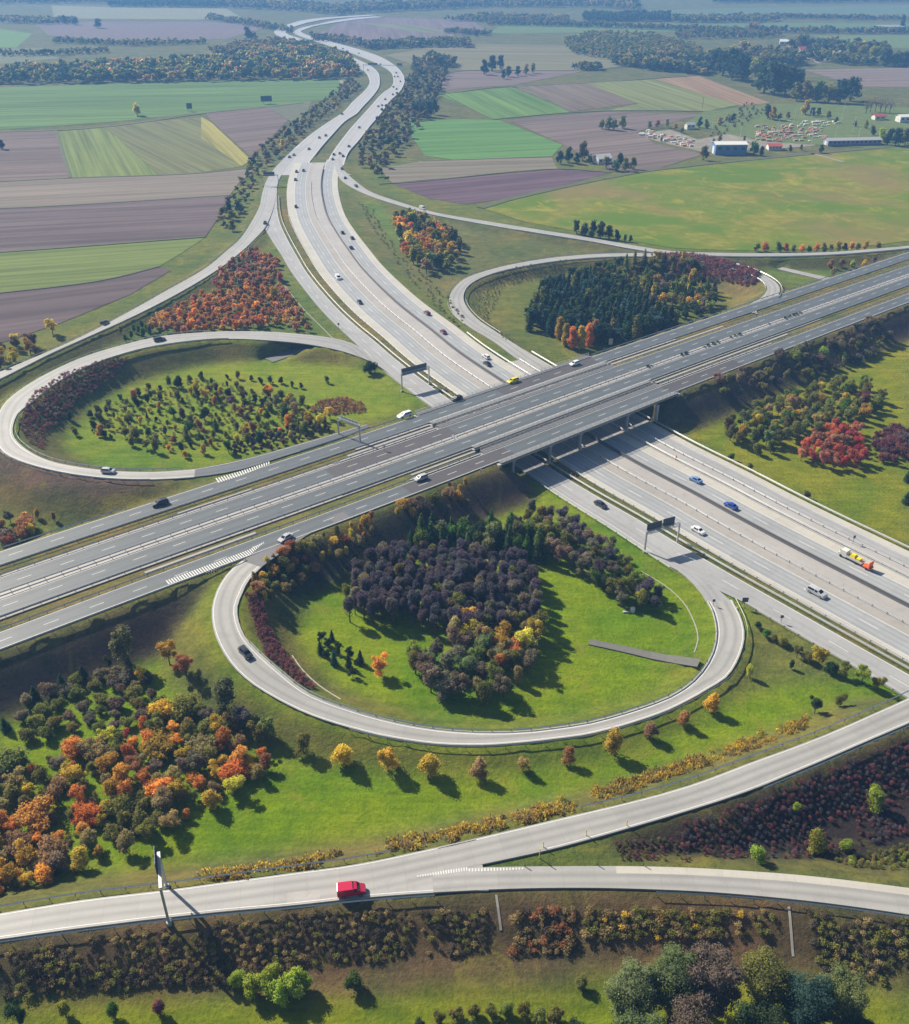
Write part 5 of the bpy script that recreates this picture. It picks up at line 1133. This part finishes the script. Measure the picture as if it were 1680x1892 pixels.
for x, y, h, c in ((1065,432,8,'dark'),(1080,436,9,'dark'),(1095,438,9,'blue'),(1110,440,9,'dark'),(1125,441,8,'dark'),(1140,444,6,'blue'),(1155,446,4,'dark'),(1165,447,4,'dark')): at_px(x, y, h, 'full', c, 'in the dark clump beside the long ramp', 'dark clump beside the long ramp', False)
for i, x in enumerate((1398,1413,1438,1452,1466,1481,1495,1508,1522,1535,1548,1561,1573,1585,1599,1622)): at_px(x, 466-abs(i-5)*.25-(i > 8)*(i-8)*.5, rnd.uniform(3.8, 5.6), 'full', pick({'olive': .35, 'gold': .3, 'orange': .2, 'dark': .15}), 'in the row along the far side of the long ramp', 'row along the long ramp', False, 1.2)
for x, y, c in ((1535,494,'rust'),(1555,493,'tan'),(1575,494,'lime'),(1597,494,'gold'),(1615,490,'grey'),(1540,508,'tan')): at_px(x, y, 4.6, 'full', c, 'on the grass between the long ramp and the upper motorway', 'small trees between ramp and upper motorway', False, 1.2)
big = ((1320,128,'blue',22),(1335,140,'dark',26),(1352,146,'blue',30),(1370,150,'blue',26),(1352,118,'tan',24),(1372,112,'tan',24),(1388,116,'tan',20),(1395,140,'olive',22),(1412,172,'dark',26),(1430,176,'blue',30),(1450,178,'dark',28),(1468,174,'blue',24),(1440,158,'olive',22),(1420,150,'green',18),(1472,186,'olive',16),(1490,188,'olive',18),(1510,188,'green',18),(1530,190,'olive',20),(1552,190,'blue',22),(1572,186,'blue',22),(1462,100,'blue',18),(1480,96,'blue',20),(1497,96,'blue',20),(1515,98,'blue',20),(1532,98,'blue',18),(1550,104,'olive',16),(1570,108,'olive',18),(1590,112,'olive',18),(1610,114,'lime',18),(1635,122,'blue',20),(1655,122,'blue',20),(1672,120,'dark',16),(1385,64,'tan',18),(1395,62,'rust',20),(1415,66,'blue',12),(1300,132,'blue',14),(1270,136,'blue',12),(1230,132,'dark',12),(1105,128,'grey',10),(1090,130,'olive',9),(1075,130,'olive',9),(120,44,'blue',14),(140,46,'blue',16),(183,52,'blue',16),(460,74,'blue',18),(470,74,'blue',14),(880,68,'blue',8),(1480,148,'plum',12))
for x, y, c, h in big: at_px(x, y, h*1.1, 'full', c, 'among the big hazy trees beyond the striped fields' if x > 1000 else 'among the hazy trees by the far fields left of the motorway', 'big hazy trees on the right' if x > 1000 else 'hazy trees on the left', False, 1.3)
for x in (1600,1608,1617,1626,1635,1644): at_px(x, 208+rnd.uniform(-2, 2), 14, 'bare', 'grey', 'in the leafless row behind the storage depot', 'leafless row behind the depot', True, 1.1)
for x, y, h, c in ((1300,296,11,'olive'),(1393,286,13,'green'),(1407,288,7,'dark'),(1418,220,13,'blue'),(1428,222,12,'gold'),(1488,212,14,'gold'),(1500,216,9,'blue'),(1512,214,8,'blue'),(1344,226,9,'olive'),(1354,224,7,'dark'),(1292,236,9,'blue'),(1305,238,8,'olive'),(1232,236,8,'tan'),(1215,236,7,'rust'),(1248,240,6,'rust'),(1640,268,13,'dark'),(1655,270,15,'blue'),(1672,268,14,'olive'),(1628,262,11,'lime'),(1517,283,7,'dark'),(1580,234,6,'dark'),(1330,262,6,'olive'),(1318,270,6,'olive'),(1375,262,5,'olive'),(1440,222,8,'olive'),(1455,220,7,'tan'),(1530,220,8,'olive'),(1545,228,6,'green'),(1600,238,7,'olive'),(1612,250,8,'green'),(1480,278,5,'olive'),(1460,280,5,'dark'),(1260,246,6,'olive'),(1200,238,7,'olive'),(1222,262,4,'olive'),(1330,232,8,'tan')):
    at_px(x, y, h, 'full', c, 'around the storage depot', 'trees around the storage depot', False)
at_px(254,214,14,'full','gold','',None,False,label='lone golden tree on the green field left of the motorway')
at_px(5,276,8,'full','dark','',None,False,label='lone dark tree on the purple field left of the motorway')
at_px(1665,58,26,'poplar','dark','',None,False,label='tall dark poplar beside the grey farm buildings far off')

# ------------------------------------------------------------------ vehicles
def car_mesh(L, Wd, st, belt):
    """loft along x; st = (x, roof half width, top, cabin flag); returns body and glass meshes"""
    body = MB(); gl = MB(); rings = []
    for x, w, rw, top, cab in st:
        b = belt if cab else top-.04
        rings.append([(x, -w*.90, .24), (x, -w, .50), (x, -w*.98, b), (x, -rw, top), (x, rw, top), (x, w*.98, b), (x, w, .50), (x, w*.90, .24)])
    n = len(body.v)
    for r in rings: body.v += r
    for i in range(len(rings)-1):
        for j in range(8):
            k = (j+1) % 8; body.f.append((n+8*i+j, n+8*(i+1)+j, n+8*(i+1)+k, n+8*i+k)); body.m.append(0)
    body.f.append(tuple(n+i for i in range(8))); body.m.append(0); body.f.append(tuple(n+8*(len(rings)-1)+i for i in reversed(range(8)))); body.m.append(0)
    for i in range(len(rings)-1):
        c0, c1 = st[i][4], st[i+1][4]
        if c0 and c1:
            for j, sgn in ((2, -1), (4, 1)):
                q = [np.array(rings[i][j]), np.array(rings[i+1][j]), np.array(rings[i+1][j+1]), np.array(rings[i][j+1])]
                ce = sum(q)/4; q = [ce+(p-ce)*(.90, .90, .80)+(0, sgn*.015, 0.004) for p in q]; gl.quad(*q)
        elif c0 != c1:
            q = [np.array(rings[i][3]), np.array(rings[i][4]), np.array(rings[i+1][4]), np.array(rings[i+1][3])]
            ce = sum(q)/4; nz_ = np.cross(q[1]-q[0], q[3]-q[0]); nz_ /= np.linalg.norm(nz_); nz_ *= 1 if nz_[2] > 0 else -1
            gl.quad(*[ce+(p-ce)*.88+nz_*.015 for p in q])
    return body, gl
TYPES = {
 'car': (4.7, 1.85, [(-2.35,.80,.62,.74,0),(-2.2,.90,.72,.98,0),(-1.75,.92,.70,1.02,0),(-1.15,.92,.60,1.46,1),(-.2,.92,.62,1.52,1),(.45,.92,.60,1.46,1),(1.2,.92,.70,.98,0),(2.0,.88,.66,.84,0),(2.35,.74,.52,.62,0)], .95),
 'hatchback': (4.4, 1.85, [(-2.2,.82,.66,.80,0),(-2.12,.90,.70,1.05,0),(-1.8,.92,.60,1.50,1),(-.3,.92,.64,1.58,1),(.5,.92,.62,1.50,1),(1.25,.92,.70,1.02,0),(1.95,.88,.66,.88,0),(2.2,.74,.52,.64,0)], 1.0),
 'estate_car': (4.9, 1.9, [(-2.45,.84,.70,.85,0),(-2.38,.93,.72,1.10,0),(-2.15,.93,.64,1.52,1),(-.3,.93,.66,1.60,1),(.55,.93,.64,1.52,1),(1.35,.93,.72,1.04,0),(2.1,.90,.68,.90,0),(2.45,.76,.54,.66,0)], 1.03),
 'delivery_van': (5.0, 2.0, [(-2.5,.94,.82,2.00,0),(-2.35,.97,.86,2.06,0),(0.2,.97,.86,2.06,0),(.45,.97,.84,2.04,1),(.95,.97,.80,1.95,1),(1.55,.96,.80,1.22,0),(2.3,.92,.74,1.02,0),(2.5,.80,.60,.72,0)], 1.2)}
PROTO = {}
def car_parts(kind):
    L, Wd, st, belt = TYPES[kind]; b, g = car_mesh(L, Wd, st, belt); P = []
    P.append(('body', b.mesh('body', M['paint'], False), None)); P.append(('window', g.mesh('window', M['glass']), None))
    wb = L*.29; tm = MB(); rm = MB()
    tm.tube((0, -.11, 0), (0, .11, 0), .33, .33, 14); rm.tube((0, -.125, 0), (0, .125, 0), .20, .20, 10)
    tme = tm.mesh('tyre', M['tyre']); rme = rm.mesh('rim', M['rim'])
    for x in (-wb, wb*1.05):
        for y in (-Wd/2+.09, Wd/2-.09): P.append(('wheel', tme, (x, y, .33))); P.append(('rim', rme, (x, y, .33)))
    hm = MB(); hm.box((0, 0, 0), (.10, .34, .14)); hme = hm.mesh('headlight', M['lampw']); tl = MB(); tl.box((0, 0, 0), (.07, .26, .16)); tle = tl.mesh('tail_light', M['lampr'])
    for y in (-.56, .56): P.append(('headlight', hme, (L/2-.10, y, .60))); P.append(('tail_light', tle, (-L/2+.02, y, .80)))
    return P
for k in TYPES: PROTO[k] = car_parts(k)
def vehicle(kind, p, ang, col, label, group=None, scale=1.0, parts=True, slope=0.0):
    e = empty(kind, p, ang, label, {'delivery_van': 'van'}.get(kind, 'car'), group); e.scale = (scale,)*3
    e.rotation_euler = (0, -slope, ang)
    wh = None
    for nm, me, off in PROTO[kind]:
        if nm == 'rim':
            o = link(nm, me, wh); continue
        o = link(nm, me, e)
        if off is not None: o.location = off
        if nm == 'body': o.color = (*col, 1)
        if nm == 'wheel': wh = o
    return e
def tangent_at(road, p):
    c = (road.L+road.R)/2; i = int(np.argmin(np.linalg.norm(c[:, :2]-p[None, :2], axis=1))); i = min(max(i, 1), len(c)-2); t = c[i+1]-c[i-1]
    return t, c[i][2]
COLW = {'black': (.012,.012,.014), 'dark': (.03,.032,.04), 'silver': (.45,.46,.48), 'white': (.75,.75,.74), 'blue': (.02,.06,.36), 'lightblue': (.16,.28,.55), 'red': (.50,.012,.055), 'yellow': (.72,.62,.0), 'wine': (.16,.025,.03), 'grey': (.14,.15,.17)}
def on(road, x, y, sgn, kind, col, label, group=None, scale=.94, zadd=.03):
    z = ZM
    for _ in range(5):
        p = U(x, y, z); t, z = tangent_at(road, p)
    p = U(x, y, z); t = t*sgn; p[2] = z + zadd
    return vehicle(kind, p, math.atan2(t[1], t[0]), COLW[col], label, group, scale, True, math.atan2(t[2], math.hypot(t[0], t[1])) * 1.0)
on(TR, 650, 1650, 1, 'delivery_van', 'red', 'crimson panel van on the foreground road', scale=.95)
on(NL, 454, 1209, 1, 'car', 'dark', 'dark blue-black car on the left bend of the near loop', zadd=.04)
on(NL, 528, 997, 1, 'car', 'silver', 'silver car entering the near loop from the upper motorway', zadd=.05)
on(un, 778, 886, -1, 'hatchback', 'silver', 'silver car on the near roadway just left of the bridge')
on(uf, 296, 932, -1, 'estate_car', 'dark', 'dark car on the far roadway of the upper motorway left of the gantry')
on(LL, 201, 873, 1, 'hatchback', 'silver', 'silver car on the lower bend of the left loop')
on(uf, 748, 770, -1, 'estate_car', 'white', 'white car on the far roadway just before the bridge', scale=1.05)
on(uf, 844, 739, -1, 'hatchback', 'black', 'black car on the far roadway at the bridge end')
on(uf, 948, 706, -1, 'estate_car', 'yellow', 'bright yellow car crossing the bridge')
on(uf, 1062, 674, -1, 'hatchback', 'white', 'white car crossing the bridge on the far roadway')
on(RL, 1364, 494, 1, 'hatchback', 'white', 'white car on the right bend of the far loop', zadd=.05)
on(LL, 295, 629, -1, 'estate_car', 'black', 'black car on the upper bend of the left loop', zadd=.0)
on(OL, 194, 598, -1, 'hatchback', 'black', 'black car on the field ramp', zadd=.07)
on(OL, 490, 413, 1, 'car', 'black', 'black car at the fork beside the rust wood', zadd=.07)
on(coll_l, 1110, 935, 1, 'car', 'dark', 'dark car on the western collector between bridge and gantry')
on(lane_l, 1290, 983, 1, 'car', 'white', 'white car with dark rear window beside the dark-backed gantry')
on(lane_l, 1509, 1098, 1, 'estate_car', 'silver', 'silver car on the lower motorway opposite the loop merge', scale=1.05)
on(lane_r, 1285, 889, -1, 'car', 'lightblue', 'light blue car under the bridge side of the eastern carriageway')
on(lane_r, 1350, 937, -1, 'car', 'blue', 'deep blue car on the eastern carriageway')
on(lane_r, 898, 661, -1, 'hatchback', 'white', 'white car north of the bridge beside the black one')
on(lane_r, 900, 674, -1, 'car', 'black', 'black car north of the bridge beside the white one')
on(lane_r, 819, 615, -1, 'car', 'wine', 'wine-red car north of the bridge')
on(lane_r, 789, 580, -1, 'estate_car', 'wine', 'wine-red estate car north of the bridge, ahead of the wine-red saloon')
on(lane_l, 665, 560, 1, 'car', 'black', 'black car behind the white van coming toward the bridge')
on(lane_l, 625, 515, 1, 'delivery_van', 'white', 'white van coming down the motorway bend')
GF = 'small dark cars on the motorway bend'
for x, y in ((633,431),(651,441),(649,459),(638,330)): on(lane_r, x, y, -1, 'car', 'black', 'small dark car on the right carriageway of the motorway bend', GF)
for x, y in ((547,383),(548,318),(546,333),(561,316)): on(lane_l, x, y, 1, 'car', 'black', 'small dark car on the left carriageway of the motorway bend', GF)
for x, y in ((632,313),(658,345)): on(OR, x, y, 1, 'car', 'black', 'small dark car at the start of the long ramp', GF, zadd=.1)
on(OR, 781, 387, 1, 'delivery_van', 'white', 'white van on the long ramp', zadd=.1)
for x, y in ((535,291),(543,287),(571,276),(590,255),(602,251),(632,211),(680,130),(634,90),(605,92)): on(FL, x, y, 1, 'car', rnd.choice(['black', 'dark', 'grey']), 'tiny dark car on the left carriageway of the far motorway', 'tiny cars on the far motorway', zadd=.02)
for x, y in ((664,236),(645,271),(617,286),(628,284),(634,289),(615,295),(699,197),(706,195),(712,184),(726,175),(733,165),(727,161),(740,151),(729,142),(735,142),(703,119),(663,99),(633,90.5),(732,135)): on(FR, x, y, -1, 'car', rnd.choice(['black', 'dark', 'grey', 'black']), 'tiny dark car on the right carriageway of the far motorway', 'tiny cars on the far motorway', zadd=.02)
# works truck with yellow load and orange trailer
def works_truck(x, y):
    p = U(x, y, ZM); t, z = tangent_at(lane_r, p); t = -t; ang = math.atan2(t[1], t[0]); p[2] = ZM+.03
    e = empty('works_truck', p, ang, 'white flatbed works truck with yellow load on the eastern carriageway', 'truck')
    mb = MB(); mb.box((1.9, 0, 1.35), (1.9, 2.05, 1.7), taper=.88); mb.box((3.05, 0, .85), (.6, 1.95, .8)); mb.build('cab', M['wallw'], e)
    mb = MB(); mb.box((2.62, 0, 1.75), (.5, 1.75, .6)); mb.build('windscreen', M['glass'], e)
    mb = MB(); mb.box((-1.3, 0, .85), (4.4, 2.1, .25)); mb.box((-1.3, 1.02, 1.15), (4.4, .06, .35)); mb.box((-1.3, -1.02, 1.15), (4.4, .06, .35)); mb.build('flatbed', M['wallw'], e)
    mb = MB(); mb.box((-.6, 0, 1.5), (1.6, 1.6, 1.0), taper=.7); mb.box((-2.2, 0, 1.3), (1.0, 1.4, .6)); mb.build('load', M['yellow'], e)
    for xx in (2.4, -1.9):
        for yy in (-.9, .9): w = MB(); w.tube((xx, yy-.13, .42), (xx, yy+.13, .42), .42, .42, 12); w.build('wheel', M['tyre'], e)
def trailer(x, y):
    p = U(x, y, ZM); t, z = tangent_at(lane_r, p); t = -t; p[2] = ZM+.03
    e = empty('warning_trailer', p, math.atan2(t[1], t[0]), 'orange warning trailer towed behind the works truck', 'trailer')
    mb = MB(); mb.box((0, 0, .7), (2.2, 1.7, .35)); mb.box((1.6, 0, .6), (1.4, .12, .12)); mb.build('chassis', M['conew'], e)
    mb = MB(); mb.box((-.7, 0, 1.7), (.18, 1.9, 1.7)); mb.build('warning_board', M['conew'], e)
    for yy in (-.8, .8): w = MB(); w.tube((0, yy-.1, .33), (0, yy+.1, .33), .33, .33, 12); w.build('wheel', M['tyre'], e)
works_truck(1572, 1034); trailer(1603, 1051)

# ------------------------------------------------------------------ gantries and signs
def gantry(pa, pb, h, panels, label, name='sign_gantry', beam=.55, panel_h=2.4, facing=1, mat='signback', solid=False):
    """two posts and a trussed beam from foot pa to foot pb; panels = [(f0, f1)] along the beam"""
    pa = np.array(pa, float); pb = np.array(pb, float); e = empty(name, pa, 0, label, 'gantry'); d = pb-pa; L = np.linalg.norm(d[:2]); ang = math.atan2(d[1], d[0]); u = np.array((math.cos(ang), math.sin(ang), 0)); n = np.array((-u[1], u[0], 0))
    top = h + max(0, d[2])
    for s, zf in ((0, 0), (L, d[2])):
        mb = MB(); q = u*s; mb.box((q[0], q[1], (zf-.6+top)/2), (.38, .38, top-zf+.6), ang); mb.build('post', M['gantry'], e)
        mb = MB(); mb.box((q[0], q[1], zf-.15), (1.0, .8, .6), ang); mb.build('footing', M['bconc'], e)
    mb = MB()
    for dz in (0, -.9):
        for dn in (-.25, .25):
            a = n*dn+(0, 0, top+dz); b = u*L+n*dn+(0, 0, top+dz); mb.tube(a, b, .09, .09, 6)
    if solid:
        mb = MB(); mid = u*L/2; mb.box((mid[0], mid[1], top-.2), (L, .5, .7), ang)
    k = int(L/1.2) if not solid else 0
    for i in range(k):
        a = u*(L*i/k); b = u*(L*(i+1)/k)
        for dn in (-.25, .25): mb.tube(a+n*dn+(0, 0, top-.9*(i % 2)), b+n*dn+(0, 0, top-.9*((i+1) % 2)), .05, .05, 5)
        mb.tube(a-n*.25+(0, 0, top), a+n*.25+(0, 0, top), .05, .05, 5)
    mb.build('beam', M['gantry'], e)
    for f0, f1, z0, z1 in panels:
        mid = u*(L*(f0+f1)/2) + n*.42*facing; mb = MB(); mb.box((mid[0], mid[1], top+(z0+z1)/2), (L*(f1-f0), .10, z1-z0), ang); pn = mb.build('sign_panel', M[mat], e)
        mb = MB()
        for i in range(5):
            q = u*(L*(f0+(f1-f0)*(i+.5)/5)) + n*.32*facing; mb.box((q[0], q[1], top+(z0+z1)/2), (.10, .09, z1-z0+.2), ang)
        mb.build('stiffener', M['signback'], pn)
    return e
gA = U(1191, 1019, ZM-.2); gB = U(1251, 1003, ZM-.2)
gantry(gA, gB, 6.4, ((.02, .47, -.7, 2.0), (.5, .86, -.7, 2.2)), 'dark-backed sign gantry over the western collector south of the bridge', facing=1)
gantry(U(743, 722, ZM-.2), U(793, 709, ZM-.2), 6.8, ((.02, .94, -1.2, 1.5),), 'dark-backed sign gantry over the western collector north of the bridge', facing=1)
gantry(U(626, 803, ZU-.4), U(666, 818, ZU-.4), 6.0, ((.1, .9, -.7, .6),), 'slender grey sign gantry over the far roadway of the upper motorway', mat='gantry')
gantry(U(312, 1704, ZF-.2), U(308, 1637, ZF-.2), 8.4, ((.42, .95, -2.4, 2.2),), 'tall sign gantry across the foreground road', facing=1, solid=True)
gantry(U(486, 343, ZM-.2), U(515, 342, ZM-.2), 7.0, ((.1, .8, -1.0, 1.6),), 'sign gantry over the fork beside the woods')
gantry(U(672, 131, .9), U(744, 133, .9), 7.5, ((.12, .36, -.6, 1.8), (.86, .99, -.6, 2.2)), 'wide sign gantry across both carriageways of the far motorway')
def sign_post(x, y, h, w, hh, label, mat='signback', z=None, group=None, name='road_sign', pm='post'):
    p = G(x, y) if z is None else U(x, y, z); e = empty(name, p, 0, label, 'sign', group)
    mb = MB(); mb.tube((0, 0, -.4), (0, 0, h), .07, .07, 6); mb.build('pole', M[pm], e)
    mb = MB(); mb.box((0, -.1, h-hh/2), (w, .06, hh)); mb.build('panel', M[mat], e); return e
sign_post(1375, 1121, 2.8, 1.5, 1.3, 'square dark sign at the gore of the near loop merge', z=ZM)
sign_post(1443, 1150, 2.2, .8, .8, 'small dark sign on the collector verge past the gore', z=ZM)
sign_post(1318, 1118, 1.8, .7, .7, 'small dark sign on the inside of the near loop merge', z=ZM+.2)
sign_post(1576, 1004, 2.6, .6, .9, 'small dark sign beside the eastern guardrail', z=ZM)
sign_post(626, 606, 2.2, .8, .8, 'small dark sign where the left loop leaves the collector', z=ZM)
sign_post(1128, 640, 3.4, 1.6, 2.6, 'white sign board at the bank in front of the dark wood', mat='wallw')
sign_post(889, 878, 2.0, .5, .9, 'thin white sign on the near roadway left of the bridge', mat='wallw', z=ZU)
sign_post(710, 832, 2.2, .9, .9, 'round-looking white sign on the separator of the upper motorway', mat='wallw', z=ZU)
for x, y, h in ((997,1584,2.2),(1004,1566,1.6),(1083,1544,1.6),(1158,1526,1.6)):
    e = empty('marker_post', U(x, y, ZF-.1), 0, 'thin yellow marker post on the verge of the climbing branch road', 'marker post', 'yellow marker posts'); mb = MB(); mb.tube((0, 0, -.3), (0, 0, h), .09, .08, 6); mb.build('post', M['yellow'], e)
    mb = MB(); mb.tube((0, 0, h*.6), (0, 0, h*.8), .095, .095, 6); mb.build('band', M['wallw'], e)
for x, y in ((1015,1600),(1104,1599.5),(1189,1600),(970,1602)):
    e = empty('delineator_post', U(x, y, ZF-.1), 0, 'dark delineator post on the verge of the lower branch road', 'marker post', 'dark delineator posts'); mb = MB(); mb.box((0, 0, .5), (.14, .10, 1.5)); mb.build('post', M['dark'], e); mb = MB(); mb.box((0, -.06, .9), (.10, .02, .2)); mb.build('reflector', M['wallw'], e)
for x, y in ((1056,880),(1063,886),(1070,890)):
    e = empty('warning_marker', U(x, y, ZM), 0, 'orange upright marker on the grass strip below the bridge', 'marker post', 'orange markers below the bridge'); mb = MB(); mb.box((0, 0, .7), (.25, .12, 1.4)); mb.build('board', M['conew'], e); mb = MB(); mb.box((0, 0, .08), (.6, .5, .16)); mb.build('foot', M['dark'], e)
e = empty('warning_marker', U(1249, 849, ZM), 0, 'red upright marker in the gravel strip east of the bridge', 'marker post'); mb = MB(); mb.tube((0, 0, 0), (0, 0, 1.5), .35, .1, 8); mb.build('cone', M['conew'], e)
# white tank beside the near loop belt
p = G(1169, 1130); e = empty('water_tank', p, 0, 'small white tank on the grass at the tip of the collector belt', 'tank'); mb = MB(); mb.tube((0, 0, 0), (0, 0, 1.1), .6, .62, 12); mb.tube((0, 0, 1.1), (0, 0, 1.35), .62, .25, 12); mb.build('shell', M['wallw'], e, smooth=False)
mb = MB(); mb.box((-1.6, -.4, .15), (1.6, .5, .5)); mb.build('trough', M['bcap'], e)
# sloping drains on the foreground bank
for x0, y0, x1, y1, lb in ((917,1650,926,1720,'narrow concrete drain running down the bank below the lower branch road'), (1458,1672,1466,1768,'long concrete drain running down the bank right of the olive scrub')):
    A = G(x0, y0+4); B = G(x1, y1); P = resamp(np.array([A, B]), n=14); P[:, 2] = [Hz(q[0], q[1])+.10 for q in P]; t = (B-A)/np.linalg.norm(B-A); n = np.array((-t[1], t[0], 0))
    tag(ribbon('drain_channel', P-n*.22, P+n*.22, M['medgrey'], None, .3, 0, None), lb, 'drain')
# billboards on the fields
for x, y, lb in ((493,192,'dark billboard on the edge of the purple field left of the motorway'), (351,206,'narrow dark billboard on the green field near the lone golden tree')):
    p = G(x, y); e = empty('billboard', p, .3, lb, 'billboard'); w = 11 if x > 400 else 5
    mb = MB(); mb.box((0, 0, 5.0), (w, .3, 5.0)); mb.build('panel', M['billb'], e)
    for xx in (-w*.3, w*.3): mb = MB(); mb.tube((xx, .3, -.5), (xx, .3, 5.0), .18, .18, 6); mb.build('leg', M['post'], e)

# ------------------------------------------------------------------ buildings
def shed(x, y, w, d, h, rz, wall, roof, label, name='shed', pitch=1.2, wins=4, door=True):
    p = G(x, y); e = empty(name, p, rz, label, 'building'); mb = MB()
    mb.box((0, 0, h/2-.2), (w, d, h+.4)); 
    n = len(mb.v); mb.v += [(-w/2, -d/2, h), (-w/2, d/2, h), (-w/2, 0, h+pitch), (w/2, -d/2, h), (w/2, d/2, h), (w/2, 0, h+pitch)]; mb.f += [(n, n+2, n+1), (n+3, n+4, n+5)]; mb.m += [0, 0]
    mb.build('wall', wall, e); o = .5
    for s in (-1, 1):
        mb = MB(); a = [(-w/2-o, s*(d/2+o), h-.35), (w/2+o, s*(d/2+o), h-.35), (w/2+o, 0, h+pitch+.05), (-w/2-o, 0, h+pitch+.05)]
        mb.quad(*a); mb.quad(*[(q[0], q[1], q[2]+.2) for q in a]); 
        for i in range(4): j = (i+1) % 4; mb.quad(a[i], a[j], (a[j][0], a[j][1], a[j][2]+.2), (a[i][0], a[i][1], a[i][2]+.2))
        mb.build('roof', roof, e)
    for i in range(wins):
        xx = -w/2+w*(i+.5)/wins
        mb = MB(); mb.box((xx, -d/2-.03, h*.62), (w/wins*.45, .08, h*.28)); wd = mb.build('window', M['pane'], e)
    if door: mb = MB(); mb.box((-w/2-.03, 0, h*.36), (.08, d*.35, h*.72)); mb.build('door', M['wallw'], e)
    return e
shed(1346, 283, 24, 13, 7.5, 0.03, M['wallb'], M['roofw'], 'blue-walled warehouse with a white roof by the meadow', 'warehouse', 1.0)
shed(1430, 276, 10, 8, 3.2, -.05, M['wallw'], M['roofr'], 'low red-roofed hut beside the blue warehouse')
shed(1574, 267, 44, 9, 4.2, 0.10, M['walll'], M['roofg'], 'long lilac-grey storage building right of the depot yard', 'storage_building', 1.0, 12)
shed(1113, 301, 11, 8, 4.0, .4, M['wallw'], M['roofw'], 'small white farmhouse among trees on the purple field', 'farmhouse', 2.2, 3)
shed(1274, 238, 7, 6, 4, .2, M['wallw'], M['roofg'], 'small white hut at the corner of the depot', wins=2)
shed(1623, 221, 10, 7, 3.5, .1, M['wallw'], M['roofr'], 'red-roofed kiosk behind the depot yard', wins=2)
shed(1672, 225, 14, 9, 5, .1, M['wallw'], M['roofw'], 'white house at the edge of the depot trees', wins=3)
shed(1643, 58, 50, 14, 8, 0, M['walll'], M['roofg'], 'grey farm buildings beside the tall dark poplar', 'barn', 2, 6)
for x, y, w, lb in ((1455,84,24,'largest white house of the far hamlet'),(1468,92,16,'flat white house of the far hamlet, beside the sand lot'),(1480,98,12,'small cream house of the far hamlet'),(1545,106,14,'lone white house at the far end of the hamlet')): shed(x, y, w, 12, 6, rnd.uniform(-.4, .4), M['wallw'], M['roofw'] if x != 1480 else M['roofr'], lb, 'house', 2.5, 3)
field([(1470,100),(1500,94),(1560,104),(1540,112),(1510,116)], (0.30,0.26,0.22), (0.36,0.32,0.27)).name = 'yard'
# stacks in the depot yard
def stack(x, y, kind):
    p = G(x, y); mat = {'brick': M['brick'], 'pink': M['pinkst'], 'white': M['whitest']}[kind]; w = rnd.uniform(1.6, 4.2); d = rnd.uniform(1.0, 2.0); h = rnd.uniform(.7, 1.8)
    lb = {'brick': 'orange brick stack in the depot yard', 'pink': 'pinkish stack of goods in the depot yard', 'white': 'white stack of goods in the depot yard'}[kind]
    e = empty('goods_stack', p, rnd.uniform(-.2, .2), lb, 'stack', 'stacks in the depot yard')
    mb = MB(); n = 3
    for i in range(n): mb.box((-w/2+w*(i+.5)/n, 0, h*rnd.uniform(.8, 1)/2+.12), (w/n*.92, d, h*rnd.uniform(.85, 1)))
    mb.build('goods', mat, e); mb = MB(); mb.box((0, 0, .05), (w, d, .14)); mb.build('pallet', M['bark'], e)
for i in range(60):
    f = rnd.random(); stack(1182+f*95+rnd.uniform(-6, 6), 246+f*24+rnd.uniform(-5, 4)+(rnd.random() < .3)*-6, pick({'white': .55, 'brick': .25, 'pink': .2}))
for i in range(120):
    stack(rnd.uniform(1398, 1525), rnd.uniform(233, 263), pick({'pink': .55, 'brick': .3, 'white': .15}))
for i in range(24): stack(rnd.uniform(1455, 1552), rnd.uniform(224, 234), 'white')
for x, y, h in ((1437,243,10),(1467,228,11),(1498,226,10),(1343,240,11),(1499,270,12),(1556,222,14),(1576,246,13),(1543,258,10),(1585,262,10),(1315,250,10),(1368,255,9)):
    p = G(x, y); e = empty('lamp_post', p, 0, 'tall pale lamp post in the storage depot', 'lamp post', 'lamp posts of the depot'); mb = MB(); mb.tube((0, 0, -.4), (0, 0, h), .22, .14, 7); mb.build('pole', M['wallw'], e); mb = MB(); mb.box((0, -.5, h), (.5, 1.3, .2)); mb.build('lamp_head', M['gantry'], e)
p = G(1298, 200); e = empty('utility_pole', p, 0, 'dark wooden pole at the edge of the purple field', 'pole'); mb = MB(); mb.tube((0, 0, -.5), (0, 0, 10), .22, .16, 7); mb.build('pole', M['bark'], e); mb = MB(); mb.box((0, 0, 9.2), (2.2, .15, .15)); mb.build('crossarm', M['bark'], e)

# ------------------------------------------------------------------ haze
mb = MB(); mb.box((0, 7900, 74), (18600, 16400, 152)); hz = mb.build('haze', [], None, 'stuff')
hm, nt, b = newmat('haze_air'); nt.nodes.remove(b); pv = N(nt, 'ShaderNodeVolumePrincipled'); setc(pv.inputs['Color'], (0.22, 0.49, 1.0)); pv.inputs['Density'].default_value = 0.00022; pv.inputs['Anisotropy'].default_value = 0.1
nt.links.new(pv.outputs[0], nt.nodes['Material Output'].inputs['Volume']); hz.data.materials.clear(); hz.data.materials.append(hm)
hz['label'] = 'pale bluish haze over the plain'; hz['category'] = 'haze'
